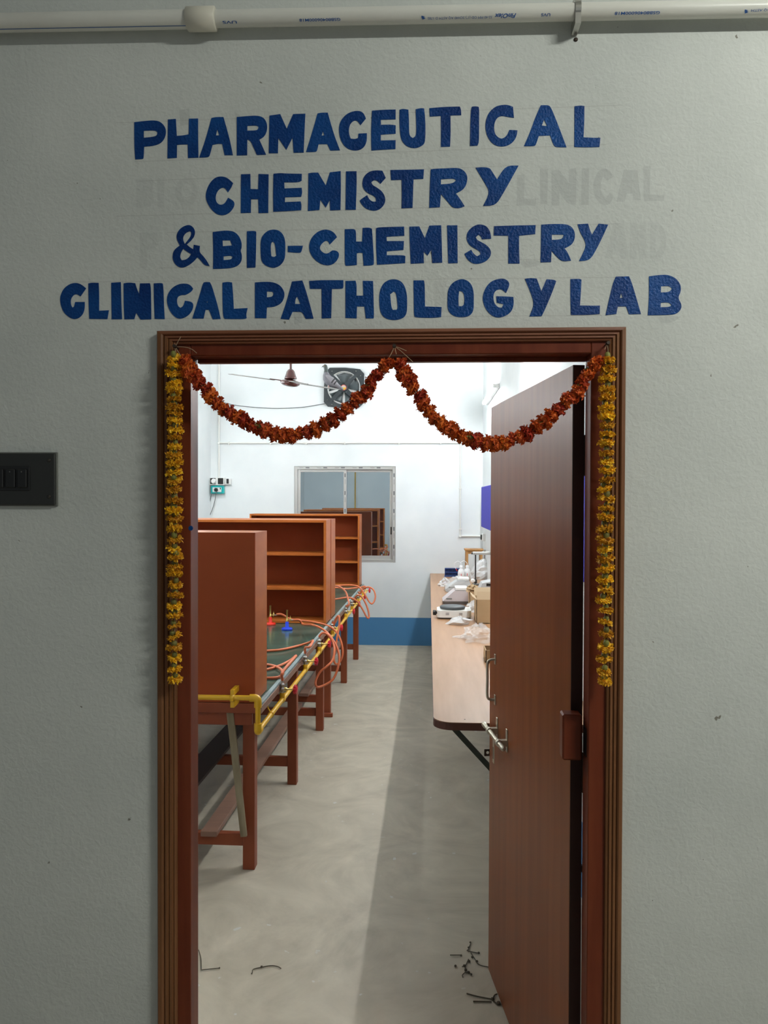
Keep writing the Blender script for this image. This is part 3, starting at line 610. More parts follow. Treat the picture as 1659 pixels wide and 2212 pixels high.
# ------------------------------------------------------------------ lab tables (left)
TO = Vector((-.717,1.56,0)); TR = -radians(.9); TW = 1.25; TZ = .79
ts, tc_ = sin(-TR), cos(TR)
def tl(u, v, z): return TO+Vector((u*tc_+v*ts, -u*ts+v*tc_, z))
def make_table(v0, ln_, legs, label):
    t = thing('laboratory_table', tl(-TW/2, v0+ln_/2, 0), label, 'table', rz=TR, group='laboratory tables along the left side')
    o = lambda u,v,z: (u+TW/2, v-ln_/2, z)
    B = lambda n,a,b,m,bev=.0015: bx(n, o(*a), o(*b), m, t, bev, world=False)
    B('tabletop', (-TW+.02,.02,TZ-.022), (-.028,ln_-.02,TZ), 'green_slab')
    B('edge_strip', (-.028,.0,TZ-.012), (-.008,ln_,TZ+.002), 'pale_edge')
    B('edge_strip', (-TW,.0,TZ-.012), (-TW+.02,ln_,TZ+.002), 'pale_edge')
    B('edging', (-.030,-.006,TZ-.045), (-.006,ln_,TZ-.012), 'stretcher_wood'); B('edging', (-TW-.004,0,TZ-.045), (-TW+.022,ln_,TZ-.012), 'stretcher_wood')
    B('edging', (-TW+.022,0,TZ-.045), (-.030,.02,TZ), 'table_wood'); B('edging', (-TW+.022,ln_-.02,TZ-.045), (-.030,ln_,TZ), 'table_wood')
    B('apron', (-TW+.06,.02,TZ-.105), (-.055,.045,TZ-.022), 'table_wood'); B('apron', (-TW+.06,ln_-.045,TZ-.105), (-.055,ln_-.02,TZ-.022), 'table_wood')
    B('apron', (-.10,.045,TZ-.105), (-.078,ln_-.045,TZ-.022), 'table_wood'); B('apron', (-TW+.08,.045,TZ-.105), (-TW+.102,ln_-.045,TZ-.022), 'table_wood')
    for i, v in enumerate(legs):
        for u in (-.112, -TW+.057):
            B('leg', (u,v,0), (u+.055,v+.055,TZ-.022), 'table_wood', .002)
        B('cross_rail', (-TW+.112,v+.012,.105), (-.112,v+.045,.16), 'table_wood')
        if i: B('cross_rail', (-TW+.112,v+.012,TZ-.10), (-.112,v+.045,TZ-.045), 'table_wood')
    for u in (-.30, -.98):
        B('long_rail', (u,legs[0]-.03,.1605), (u+.075,legs[-1]+.08,.185), 'stretcher_wood')
    return t
TL1, TL2, V2 = 2.47, 2.44, 2.485
make_table(0, TL1, (.08,1.14,2.22), 'brown table with dark green top nearest the doorway')
t2 = make_table(V2, TL2, (.12,1.22,2.28), 'brown table with dark green top at the far end of the row')
def make_rack(v0, face, label):
    d = .235; ztop = 1.555; w_ = TW-.075; zb = TZ+.0025
    r = thing('shelf_rack', tl(-.037-w_/2, v0+d/2, zb), label, 'shelf unit', rz=TR, group='open shelf racks on the tables')
    h = ztop-zb; hw = w_/2; hd_ = d/2; k = .019
    B = lambda n,a,b,m='cabinet_wood': bx(n, a, b, m, r, .001, world=False)
    B('side_panel', (-hw,-hd_,0), (-hw+k,hd_,h)); B('side_panel', (hw-k,-hd_,0), (hw,hd_,h))
    B('top_panel', (-hw+k,-hd_,h-k), (hw-k,hd_,h), 'shelf_wood_lit'); B('base_panel', (-hw+k,-hd_,0), (hw-k,hd_,k), 'shelf_wood_lit')
    ye = -hd_-.0025 if face < 0 else hd_
    for x in (-hw, hw-k): B('edge_lipping', (x,ye,0), (x+k,ye+.0025,h), 'shelf_wood_lit')  # lipping in the brightened wood, so the rack fronts look lit
    y0, y1 = (-hd_+.008, hd_) if face > 0 else (-hd_, hd_-.008)
    ya = -hd_-.001 if face > 0 else hd_-.008
    if face > 0: B('back_panel', (-hw,-hd_-.006,0), (hw,-hd_-.0005,h), 'cabinet_back')
    else: B('back_panel', (-hw,hd_+.0005,0), (hw,hd_+.006,h), 'cabinet_back')
    for s in (1,2):
        z = h*s/3
        B('shelf', (-hw+k,-hd_+(.006 if face < 0 else 0),z-k/2), (hw-k,hd_-(.006 if face > 0 else 0),z+k/2), 'shelf_wood_lit')
    return r
make_rack(.008, 1, 'brown shelf rack showing its plain back, nearest the doorway')
make_rack(TL1-.245, -1, 'open brown shelf rack facing the door in the middle of the row')
make_rack(V2+.01, 1, 'shelf rack standing back to back behind the middle open rack')
make_rack(V2+TL2-.245, -1, 'open brown shelf rack facing the door in front of the window')
p = tl(-.09, V2+.10, 0); bx('leg_shoe', (p.x-.035,p.y-.01,0.001), (p.x+.055,p.y+.02,.03), 'table_wood', t2, .002)
# leaning batten
a, b = W(497,1534,1.585), W(527,1806,1.60)
bt = MB(); dv = (b-a).normalized(); sd = Vector((1,0,0)); sd = (sd-dv*sd.dot(dv)).normalized(); nn = dv.cross(sd)
q = [a+sd*s*.016+nn*n_*.008 for s in (-1,1) for n_ in (-1,1)]+[b+sd*s*.014+nn*n_*.008 for s in (-1,1) for n_ in (-1,1)]
bt.add(q,[(0,1,3,2),(4,6,7,5),(0,2,6,4),(1,5,7,3),(0,4,5,1),(2,3,7,6)])
tag(bt.build('wooden_batten','batten_wood'), 'pale rough wooden batten leaning under the near table end', 'batten')
# long dark boards lying under the near table
for k,(u,zz) in enumerate(((-.62,.1865),)):
    tb = MB()
    vs = [tl(u+uu, vv, zz+h) for vv in (.2,2.0) for uu,h in ((0,0),(.14,0),(.14,.018),(0,.018))]
    tb.add(vs,[(0,1,2,3),(4,7,6,5),(0,4,5,1),(1,5,6,2),(2,6,7,3),(3,7,4,0)])
    tag(tb.build('spare_board','leaf_edge'), 'long dark board lying on the rails under the near table', 'board')

# ------------------------------------------------------------------ gas line with taps, hoses and burners
g1 = W(557,1580,1.46); gz = g1.z
gfar = Zp(792,1277,.748)
gd = (gfar-g1).normalized()
gtop = W(553,1508,1.46)
def ongas(px, py):      # the point of the pipe axis nearest to the line of sight through a pixel
    d = ray(px, py); best = geometry.intersect_line_line(g1, gfar, CAM, CAM+d*10); return best[0]
PR = .0115
gas = thing('gas_pipe', (g1.x,g1.y,0), 'yellow gas pipe running along the table edges with red-knobbed taps', 'pipe')
gl = Vector((-1.42, gtop.y, gtop.z))
MB().cyl(gl,(gtop.x-.02,gtop.y,gtop.z),PR,16).build('pipe_length','yellow_paint',gas)
MB().cyl((g1.x,g1.y,gtop.z-.02),(g1.x,g1.y,gz+.01),PR,16).build('pipe_length','yellow_paint',gas)
MB().cyl(g1+gd*.015,gfar+gd*.05,PR,16).build('pipe_length','yellow_paint',gas)
# riser on the inside of the front wall (seen reflected in the window)
MB().tube(spline([gl,gl+Vector((-.03,-.02,0)),gl+Vector((-.035,-.1,0)),Vector((gl.x-.035,.16,gl.z)),Vector((gl.x-.035,.15,gl.z+.06)),Vector((gl.x-.035,.15,3.45))],4),PR,12).build('riser','yellow_paint',gas)
MB().tube(spline([(g1.x-.035,g1.y,gtop.z),(g1.x-.012,g1.y,gtop.z),(g1.x-.002,g1.y,gtop.z-.006),(g1.x,g1.y,gtop.z-.018),(g1.x,g1.y,gtop.z-.04)],5),PR*1.45,16).build('elbow','yellow_paint',gas)
MB().tube(spline([(g1.x,g1.y,gz+.035),(g1.x,g1.y,gz+.014),tuple(g1+Vector((0,.004,.0))),tuple(g1+gd*.022),tuple(g1+gd*.034)],5),PR*1.45,16).build('elbow','yellow_paint',gas)
cx = W(502,1508,1.46)
ck = MB().lathe((cx.x-.009,cx.y,cx.z),(1,0,0),[(PR,0),(PR*1.35,0),(PR*1.35,.018),(PR,.018)],16)
ck.box((cx.x-.009,cx.y-.002,cx.z+PR),(cx.x+.009,1.545,cx.z+.036),0,.001).box((cx.x-.009,cx.y-.002,cx.z-.042),(cx.x+.009,1.545,cx.z-PR),0,.001)
ck.build('clamp','yellow_paint',gas)
cp2 = ongas(590,1548)
MB().lathe(cp2-gd*.004,gd,[(PR,0),(PR*1.3,0),(PR*1.3,.01),(PR,.01)],14).tube(spline([cp2+Vector((0,0,PR)),cp2+Vector((-.012,0,.03)),cp2+Vector((-.02,0,.052)),cp2+Vector((-.045,0,.056))],4),.0035,6).build('clamp','yellow_paint',gas)
NOZ = []
for i,(px,py) in enumerate(((610,1512),(659,1448),(690,1409),(721,1374),(751,1338),(764,1321),(777,1304),(788,1290))):
    p = ongas(px,py)
    vv = MB().lathe(p-gd*.02,gd,[(PR,0),(PR*1.25,.002),(PR*1.25,.038),(PR,.04)],14).lathe(p,(0,0,1),[(.0125,0),(.0135,.012),(.0135,.034),(.0115,.036)],14).build('tap','yellow_paint',gas)
    MB().lathe(p,(0,0,1),[(.010,.036),(.010,.048),(.0145,.049),(.0145,.060),(.009,.062),(.009,.070),(.0125,.071),(.0125,.080),(.006,.083),(.0055,.098),(.007,.100),(.004,.108)],12).build('stop_cock','steel',vv)
    c = p+Vector((0,0,.055))
    MB().lathe(c,(1,-.12,0),[(.0085,.008),(.0085,.022),(.004,.024),(.004,.06)],10).build('spindle','brass',vv)
    mk = MB(); ax = Vector((1,-.12,0)).normalized()
    prof = [(.006,.058),(.019,.060),(.021,.064),(.021,.070),(.017,.075),(.004,.077)]
    mk.lathe(c,ax,prof,18)
    for k in range(9):
        a = 2*pi*k/9; uu = ax.orthogonal().normalized(); ww = ax.cross(uu)
        mk.cyl(c+ax*.061+(uu*cos(a)+ww*sin(a))*.020, c+ax*.073+(uu*cos(a)+ww*sin(a))*.020, .0042, 6)
    mk.build('knob','red_plastic',vv)
    NOZ.append(p+Vector((0,0,.098)))
HR = .0075
def hose(pts, label, k=7):
    P = spline(pts, k); c = P[0]
    return tag(MB().tube(P,HR,10).build('rubber_hose','rubber_orange'), label, 'hose', 'orange rubber gas hoses on the tables')
up = lambda i,h: NOZ[i]+Vector((0,0,h))
zt = TZ+HR+.002
hose([NOZ[0],up(0,.04),Zp(630,1428,.87),Zp(638,1418,.84)+Vector((0,.02,0)),Zp(628,1426,.81),Zp(604,1438,zt),Zp(577,1446,zt),Zp(556,1446,zt),Zp(552,1438,zt),Zp(577,1436,zt),Zp(601,1442,zt+.004),Zp(611,1453,zt+.002),Zp(602,1463,zt),Zp(575,1465,zt),Zp(550,1464,zt)],
     'orange hose from the nearest tap coiled on the near table')
hose([NOZ[1],up(1,.035),Zp(669,1397,.865),Zp(676,1384,.845),Zp(668,1388,.82),Zp(645,1395,zt),Zp(610,1403,zt),Zp(577,1406,zt),Zp(545,1408,zt)],
     'orange hose from the second tap lying straight across the near table')
def zz(org, s, pts, ys):
    n = len(pts); out = []
    for i,(x,y) in enumerate(pts):
        t = i/(n-1); k = t*(len(ys)-1); j = min(int(k), len(ys)-2); yy = ys[j]+(ys[j+1]-ys[j])*(k-j)
        out.append(W(org[0]+x*s, org[1]+y*s, yy))
    return out
SA = 200/1659
bl = Zp(620,1361,TZ); rdp = Zp(584,1350,TZ)
n3 = NOZ[2].y
hose([NOZ[2]]+zz((570,1320),SA,[(1003,440),(1060,390),(1150,430),(1235,560),(1265,700),(1230,880),(1130,990),(1010,1090),(935,1230),(930,1330),(975,1362),(1100,1320),(1240,1220),(1325,1020),(1350,830),(1310,650),(1240,520),(1130,385),(1000,295)],[n3,n3,n3-.10,n3-.15,n3-.08,n3,n3+.05])
     +[W(570+860*SA,1320+245*SA,n3+.10),W(570+700*SA,1320+236*SA,bl.y+.0),bl+Vector((.085,.0,.072)),bl+Vector((.045,0,.072))],
     'orange hose looping down outside the table to the blue burner')
n4 = NOZ[3].y
hose([NOZ[3]]+zz((570,1320),SA,[(1245,270),(1285,150),(1335,88),(1355,150),(1345,300),(1310,480),(1285,650),(1255,820),(1260,900),(1290,948),(1345,930),(1400,830),(1412,700),(1380,540),(1310,390),(1200,290)],[n4,n4-.04,n4-.12,n4-.10,n4-.03])
     +[W(570+1050*SA,1320+232*SA,n4-.03),W(570+800*SA,1320+182*SA,n4-.04),W(570+500*SA,1320+150*SA,rdp.y),rdp+Vector((.085,0,.078)),rdp+Vector((.045,0,.078))],
     'orange hose looping over the table corner to the red burner')
SB = 140/1659
y5,y6,y7,y8 = [NOZ[i].y for i in (4,5,6,7)]
hose([NOZ[4]]+zz((700,1240),SB,[(632,780),(615,650),(560,470),(460,365),(350,310),(230,300)],[y5,y5+.25]), 'orange hose rising from the first tap of the far table')
hose([NOZ[5]]+zz((700,1240),SB,[(785,640),(810,580),(880,540),(960,580),(1050,720),(1120,900),(1152,1075),(1132,1132),(1080,1080),(980,890),(880,740),(760,640),(600,600),(360,635),(200,650)],[y6,y6-.06,y6-.12,y6-.05,y6-.15]), 'orange hose hanging in a narrow loop before the blue dado')
hose([NOZ[6]]+zz((700,1240),SB,[(930,500),(970,420),(1050,350),(1150,335),(1260,400),(1312,540),(1290,680),(1222,762),(1140,690),(1050,530),(950,385),(850,312),(650,285),(360,300),(220,310)],[y7,y7-.05,y7-.12,y7-.05,y7+.02]), 'orange hose in the widest loop at the far table end')
hose([NOZ[7]]+zz((700,1240),SB,[(1052,380),(1058,320),(1000,328),(880,345),(700,372),(560,382),(360,352),(220,350)],[y8,y8-.02,y8-.15]), 'orange hose lying flat across the far table from the last tap')
def burner(c, colm, label):
    t = thing('bunsen_burner', c, label, 'burner', 'bunsen burners on the near table')
    MB().lathe(c,(0,0,1),[(.037,0),(.039,.004),(.039,.012),(.034,.017),(.016,.019),(.013,.022),(.012,.055),(.010,.060)],24).build('base',colm,t)
    MB().lathe(c,(0,0,1),[(.0085,.058),(.0085,.07),(.0062,.072),(.0062,.13),(.0072,.132),(.0072,.142)],14).build('burner_tube','brass',t)
    z = .072
    MB().cyl(c+Vector((.006,0,z)),c+Vector((.028,0,z)),.005,10).lathe(c+Vector((.024,0,z)),(0,0,1),[(.006,-.01),(.006,.012),(.002,.016),(.002,.03)],8).build('gas_cock','brass',t)
    MB().cyl(c+Vector((.028,0,z)),c+Vector((.05,0,z)),.0042,10).build('hose_nozzle','steel',t)
burner(rdp,'burner_red','bunsen burner with red plastic base beside the near rack'); burner(bl,'burner_blue','bunsen burner with blue plastic base on the green tabletop')

# ------------------------------------------------------------------ window in the back wall
win = thing('window_1', ((wx0+wx1)/2,YB+.06,wz0), 'aluminium sliding window with two tinted panes in the back wall', 'window', kind='structure')
fy0, fy1 = YB+.012, YB+.085
def fbox(n,x0,x1,z0,z1,y0,y1,m='aluminium',bev=.002,p=None): return bx(n,(x0,y0,z0),(x1,y1,z1),m,p or win,bev)
fw = .038
fbox('outer_frame',wx0,wx0+fw,wz0,wz1,fy0,fy1); fbox('outer_frame',wx1-fw,wx1,wz0,wz1,fy0,fy1)
fbox('outer_frame',wx0+fw,wx1-fw,wz1-fw,wz1,fy0,fy1); fbox('outer_frame',wx0+fw,wx1-fw,wz0,wz0+fw,fy0,fy1)
xm = W(744,1050,YB).x
def sash(x0,x1,y0,y1):
    s_ = fbox('sash',x0,x0+.035,wz0+fw,wz1-fw,y0,y1)
    for (a,b,c,d) in ((x1-.035,x1,wz0+fw,wz1-fw),(x0+.035,x1-.035,wz1-fw-.03,wz1-fw),(x0+.035,x1-.035,wz0+fw,wz0+fw+.04)):
        fbox('sash_rail',a,b,c,d,y0,y1,p=s_)
    g = MB().box((x0+.034,(y0+y1)/2-.002,wz0+fw+.039),(x1-.034,(y0+y1)/2+.002,wz1-fw-.029)).build('pane','tinted_glass',s_)
    g['label'] = 'tinted window pane'
    fbox('latch',x0+.010 if x0 < xm-.3 else x1-.024,x0+.024 if x0 < xm-.3 else x1-.010,wz0+.33,wz0+.42,y0-.004,y0,'black_plastic',.001,s_)
    return s_
sash(wx0+fw,xm+.022,YB+.026,YB+.046); sash(xm-.016,wx1-fw,YB+.05,YB+.07)
mk = MB()
random.seed(3)
for i in range(5):   # printed dashes on the protective film
    x = wx0+.06+i*.21
    mk.box((x,fy0-.0006,wz1-.020),(x+.05,fy0,wz1-.016)).box((x+.075,fy0-.0006,wz1-.024),(x+.12,fy0,wz1-.012))
for i in range(5):
    z = wz0+.08+i*.21
    mk.box((wx1-.022,fy0-.0006,z),(wx1-.018,fy0,z+.06)).box((wx1-.027,fy0-.0006,z+.085),(wx1-.014,fy0,z+.13))
    if i: mk.box((xm+.003,YB+.0254,z),(xm+.006,YB+.026,z+.06)).box((xm-.001,YB+.0254,z+.085),(xm+.010,YB+.026,z+.13))
mk.build('film_print','film_mark',win)
bx('night_backing',(wx0-.02,YB+.121,wz0-.02),(wx1+.02,YB+.125,wz1+.02),'black_plastic',win)  # black sheet added behind the panes for the dark of night outside

# ------------------------------------------------------------------ exhaust fan in the back wall
ec = W(743,838,YB-.03); er = .218
ex = thing('exhaust_fan', (ec.x,YB,ec.z), 'black square exhaust fan with round sticker high on the back wall', 'exhaust fan')
rot = radians(-3)
def ef(u,v,y): return Vector((ec.x+u*cos(rot)-v*sin(rot), y, ec.z+u*sin(rot)+v*cos(rot)))
outer = []
for k in range(4):
    a = pi/4+k*pi/2
    for da in (-.12,.12): outer.append((er*1.32*cos(a+da), er*1.32*sin(a+da)))
    am = a+pi/4; outer.append((er*1.08*cos(am), er*1.08*sin(am)))
ringh = [(er*.86*cos(2*pi*k/36), er*.86*sin(2*pi*k/36)) for k in range(36)]
MB().prism([outer,ringh], lambda u,v: ef(u,v,YB-.035), (0,.034,0)).build('frame','exhaust_black',ex)
ri2 = [(er*.885*cos(2*pi*k/36), er*.885*sin(2*pi*k/36)) for k in range(36)]; ri1 = [(er*.845*cos(2*pi*k/36), er*.845*sin(2*pi*k/36)) for k in range(36)]
MB().prism([ri2,ri1], lambda u,v: ef(u,v,YB-.043), (0,.04,0)).build('ring','aluminium',ex)
disc = [(er*.85*cos(2*pi*k/36), er*.85*sin(2*pi*k/36)) for k in range(36)]
MB().prism([disc], lambda u,v: ef(u,v,YB-.004), (0,.003,0)).build('shutter','louvre',ex)
for k in range(4):
    a = pi/4+k*pi/2+.05; d = Vector((cos(a),sin(a))); n_ = Vector((-d.y,d.x))
    pl = [tuple(d*er*.2+n_*.026), tuple(d*er*1.0+n_*.017), tuple(d*er*1.0-n_*.017), tuple(d*er*.2-n_*.026)]
    MB().prism([pl], lambda u,v: ef(u,v,YB-.052), (0,.010,0)).build('strut','exhaust_black',ex)
    for da in (-.16,.16):
        q = ef(er*1.1*cos(a+da), er*1.1*sin(a+da), YB-.036); MB().lathe(q,(0,-1,0),[(.006,0),(.006,.003),(.003,.005)],10).build('bolt','steel',ex)
for k in range(5):
    a = 2*pi*k/5+.35; vs = []
    for j in range(6):
        r = er*(.22+.6*j/5); sp = .44+.10*j/5
        for s in (-1,0,1): 
            aa = a+s*sp; q = ef(r*cos(aa), r*sin(aa), YB-.022+s*.012); vs.append(q)
    fs = [(j*3+i, j*3+i+1, j*3+i+4, j*3+i+3) for j in range(5) for i in (0,1)]
    vs2 = [v+Vector((0,.002,0)) for v in vs]; n_ = len(vs)
    rim = [0,1,2,5,8,11,14,17,16,15,12,9,6,3]
    fs += [tuple(n_+i for i in f[::-1]) for f in fs]+[(rim[i],rim[(i+1)%14],n_+rim[(i+1)%14],n_+rim[i]) for i in range(14)]
    MB().add(vs+vs2,fs,0,True).build('blade','exhaust_blade',ex)
q = ef(0,0,YB-.03)
hub = MB().lathe(q,(0,-1,0),[(.05,-.02),(.052,.02),(.048,.028),(.03,.034)],22).build('motor','exhaust_black',ex)
MB().lathe(q,(0,-1,0),[(.032,.034),(.032,.0352)],24).build('sticker','sticker_red',hub)
hd2 = [(.027*cos(a*pi/12),.027*sin(a*pi/12)) for a in range(0,13)]; hd3 = [(.027*cos(a*pi/12),.027*sin(a*pi/12)) for a in range(12,25)]
MB().prism([hd2], lambda u,v: ef(u,v,q.y-.036), (0,.0006,0)).build('sticker','sticker_white',hub)
MB().prism([hd3], lambda u,v: ef(u,v,q.y-.036), (0,.0006,0)).build('sticker','sticker_yellow',hub)
cw = MB().tube(spline([W(706,871,YB-.01),W(690,874,YB-.02),W(650,880,YB-.05),W(590,882,YB-.05),W(520,877,YB-.04),W(474,868,YB-.012)],6),.004,6)
tag(cw.build('power_cable','grey_cable'), 'thin grey cable sagging from the exhaust fan across the back wall', 'cable')

# ------------------------------------------------------------------ ceiling fan with the pigeon
FY = 5.57
fc = W(627,826,FY)
fan = thing('ceiling_fan', (fc.x,FY,ZC-.02), 'maroon ceiling fan with three blades tilted under the pigeon', 'ceiling fan')
tilt = Matrix.Rotation(radians(8),3,'Y') @ Matrix.Rotation(radians(6.5),3,'X')
fl = lambda x,y,z: fc+tilt @ Vector((x,y,z))
MB().lathe(fl(0,0,0),tilt@Vector((0,0,1)),[(.025,-.042),(.07,-.034),(.093,-.016),(.097,.0),(.086,.014),(.06,.022),(.045,.026)],28).build('motor','fan_maroon',fan)
MB().lathe(fl(0,0,.03),(0,0,1),[(.055,0),(.061,.004),(.059,.014),(.048,.045),(.040,.072),(.028,.09),(.012,.10)],24).build('canopy','fan_maroon',fan)
MB().cyl(fl(0,0,.05),(fc.x,FY,ZC),.011,12).build('down_rod','fan_maroon',fan)
MB().lathe((fc.x,FY,ZC),(0,0,-1),[(.06,0),(.06,.02),(.04,.06),(.012,.07)],18).build('ceiling_rose','fan_maroon',fan)
BL = []
for az in (172,50,290):
    a = radians(az); d = Vector((cos(a),sin(a),0)); n_ = Vector((-sin(a),cos(a),0))
    def pt(r,s,z): return fl(*(d*r+n_*s+Vector((0,0,z))))
    mb = MB(); vs = []
    for r, h in ((.16,.035),(.24,.055),(.45,.062),(.60,.058),(.625,.045)):
        for s in (-1,1): vs += [pt(r,s*h,-.004*s+.004), pt(r,s*h,-.004*s)]
    fs = []
    for i in range(4):
        o = i*4; fs += [(o,o+4,o+6,o+2),(o+1,o+3,o+7,o+5),(o,o+1,o+5,o+4),(o+2,o+6,o+7,o+3)]
    fs += [(0,2,3,1),(16,17,19,18)]
    mb.add(vs,fs); b_ = mb.build('blade','fan_blade',fan)
    vs = [pt(.09,-.02,.002),pt(.09,.02,.002),pt(.2,.035,.0045),pt(.2,-.035,.0045),pt(.09,-.02,.012),pt(.09,.02,.012),pt(.2,.035,.012),pt(.2,-.035,.012)]
    MB().add(vs,[(0,3,2,1),(4,5,6,7),(0,1,5,4),(1,2,6,5),(2,3,7,6),(3,0,4,7)]).build('blade_bracket','fan_maroon',b_)
    BL.append(pt(.50,0,.004))
perch = BL[1]
# pigeon: built in the plane facing the camera, standing on the far blade
pz = 120/1659*(perch.y+1.83)/FPX
org = W(680,780,perch.y)
base_ = W(680+415*120/1659, 780+868*120/1659, perch.y)
shift = Vector((0,0,perch.z-base_.z+.002))
def pg(zx,zy,dy=0): return org+Vector((zx*pz,dy,-zy*pz))+shift
sp_ = [(290,178,8,8),(298,200,48,45),(312,232,64,58),(330,285,58,54),(338,350,56,54),(340,420,70,66),(345,490,100,92),(368,575,132,118),(425,660,142,130),(520,735,122,112),(625,795,88,84),(730,852,58,62),(815,900,38,58),(865,930,16,48)]
pb = MB(); rings = []; n = 16; vs = []
for i,(zx,zy,r1,r2) in enumerate(sp_):
    a = sp_[max(i-1,0)]; b = sp_[min(i+1,len(sp_)-1)]
    t = Vector((b[0]-a[0],0,-(b[1]-a[1]))).normalized(); nn = Vector((t.z,0,-t.x))
    c = pg(zx,zy)
    for k in range(n):
        an = 2*pi*k/n; vs.append(c+nn*cos(an)*r1*pz+Vector((0,1,0))*sin(an)*r2*pz)
fs = []; mi = []
for i in range(len(sp_)-1):
    for k in range(n): pb_ = (i*n+k,i*n+(k+1)%n,(i+1)*n+(k+1)%n,(i+1)*n+k); fs.append(pb_); mi.append(1 if i < 5 else 0)
pgn = thing('pigeon', pg(420,868), 'grey pigeon perched on a ceiling fan blade, facing left', 'bird')
o_ = MB(); o_.v = vs; o_.f = fs+[tuple(range(n))[::-1],tuple((len(sp_)-1)*n+k for k in range(n))]; o_.mi = mi+[1,0]; o_.sm = [True]*len(o_.f)
o_.build('body',['pigeon','pigeon_neck'],pgn)
MB().tube([pg(258,222),pg(235,240),pg(205,272)],[16*pz,11*pz,3*pz],8).build('beak','pigeon_bar',pgn)
MB().lathe(pg(296,222,-56*pz),(0,-1,0),[(9*pz,-2*pz),(8*pz,4*pz),(2*pz,7*pz)],10).build('eye','eye_orange',pgn)
for sgn in (-1,1):
    wv, wf2, wm = [], [], []
    NS = 12
    for i in range(NS):
        t = i/(NS-1); zx = 350+t*360; zy = 520+t*290; hw = 95*sin(min(1,t*1.25+.12)*pi*.5)*(1-max(0,t-.45)**1.2*1.5)+6
        off = 112-8*t-62*max(0,t-.45)
        for k in range(7):
            s_ = -1+2*k/6; bul = sqrt(max(0,1-s_*s_))*26
            wv.append(pg(zx+s_*hw*.62, zy-s_*hw*.78, sgn*(off+bul)*pz))
    for i in range(NS-1):
        for k in range(6):
            wf2.append((i*7+k,i*7+k+1,(i+1)*7+k+1,(i+1)*7+k)); wm.append(1 if i in (6,8) else 0)
    wo = MB(); wo.v = wv; wo.f = wf2; wo.mi = wm; wo.sm = [True]*len(wf2)
    wo.build('wing',['pigeon_wing','pigeon_bar'],pgn)
    MB().tube([pg(430,790,sgn*35*pz),pg(420,840,sgn*35*pz),pg(415,866,sgn*35*pz)],7*pz,6).tube([pg(370,866,sgn*35*pz),pg(450,868,sgn*35*pz)],6*pz,6).build('leg','pigeon_leg',pgn)

# ------------------------------------------------------------------ conduits and sockets on the back wall
cy = YB-.012
cn = thing('cable_conduit', (W(473,957,cy).x,YB,W(473,957,cy).z), 'thin white conduit run high across the back wall', 'conduit')
pA,pB_,pC,pD,pE,pF = W(473,840,cy),W(473,1034,cy),W(473,957,cy),W(995,960,cy),W(995,1158,cy),W(1040,1158,cy)
pD.z = pC.z; pE.x = pD.x; pF.z = pE.z; pB_.x = pA.x = pC.x
MB().cyl((pA.x,cy,3.46),pB_,.011,10).build('conduit_length','conduit',cn)
MB().cyl(pC,pD,.010,10).build('conduit_length','conduit',cn)
MB().cyl(pD+Vector((0,0,.008)),pE,.010,10).build('conduit_length','conduit',cn)
MB().cyl(pE-Vector((.008,0,0)),pF,.010,10).build('conduit_length','conduit',cn)
for c in (pC,pD,pE): MB().lathe(c,(0,-1,0),[(.016,-.011),(.018,.006),(.014,.012)],12).build('junction','conduit',cn)
for px in (495,585,662,745,862,952): 
    q = W(px,957,cy); MB().box((q.x-.006,cy-.014,pC.z-.018),(q.x+.006,YB-.0005,pC.z+.016)).build('clip','conduit',cn)
for py in (1055,1143):
    q = W(995,py,cy); MB().box((pD.x-.018,cy-.014,q.z-.006),(pD.x+.018,YB-.0005,q.z+.006)).build('clip','conduit',cn)
def wbox(name,px0,py0,px1,py1,d,m,parent,off=0,bev=.002):
    a, b = W(px0,py1,YB), W(px1,py0,YB); return bx(name,(a.x,YB-off-d,a.z),(b.x,YB-off-.0003,b.z),m,parent,bev)
so = thing('socket_box', (W(470,1050,YB).x,YB,W(470,1050,YB).z), 'white triple socket box on the back wall left corner', 'socket')
wbox('box',454,1032,487,1048,.045,'white_plastic',so); wbox('box',488,1034,500,1047,.04,'white_plastic',so)
wbox('socket_face',456.5,1033,468,1046,.004,'black_plastic',so,.045,.001); wbox('switch_face',473,1033,484.5,1046,.004,'black_plastic',so,.045,.001); wbox('switch_face',491,1034.5,496,1045,.004,'black_plastic',so,.04,.001)
q = W(462,1039.5,YB-.05); MB().lathe(q,(0,-1,0),[(.030,0),(.031,.012),(.026,.03),(.02,.034)],20).build('plug_cap','white_plastic',so)
te = thing('extension_board', (W(472,1060,YB).x,YB,W(472,1067,YB).z), 'teal extension board with a black plug below the socket box', 'extension board')
wbox('casing',458,1049.5,486,1066.5,.05,'teal_plastic',te,.006,.006); wbox('mount',459,1051,488,1066,.006,'white_plastic',te,0,.001); wbox('socket_face',462,1053,481,1063,.004,'white_plastic',te,.056,.001)
wbox('switch_face',478,1053.5,480,1057.5,.006,'black_plastic',te,.056,.001)
q = W(467,1058,YB-.065)
MB().lathe(q+Vector((0,.004,0)),(0,-1,0),[(.024,0),(.026,.02),(.016,.04)],6).build('plug','black_plastic',te)
for nm,pts in (('left',[(458,1062),(453,1085),(449,1105),(446,1125),(444,1150)]),('right',[(467,1064),(464,1082),(458,1102),(450,1122),(446,1145)])):
    P = [W(x,y,YB-(.075 if i == 0 and nm == 'right' else .03)) for i,(x,y) in enumerate(pts)]
    MB().tube(spline(P,5),.0045,6).build('cord','grey_cable',te)

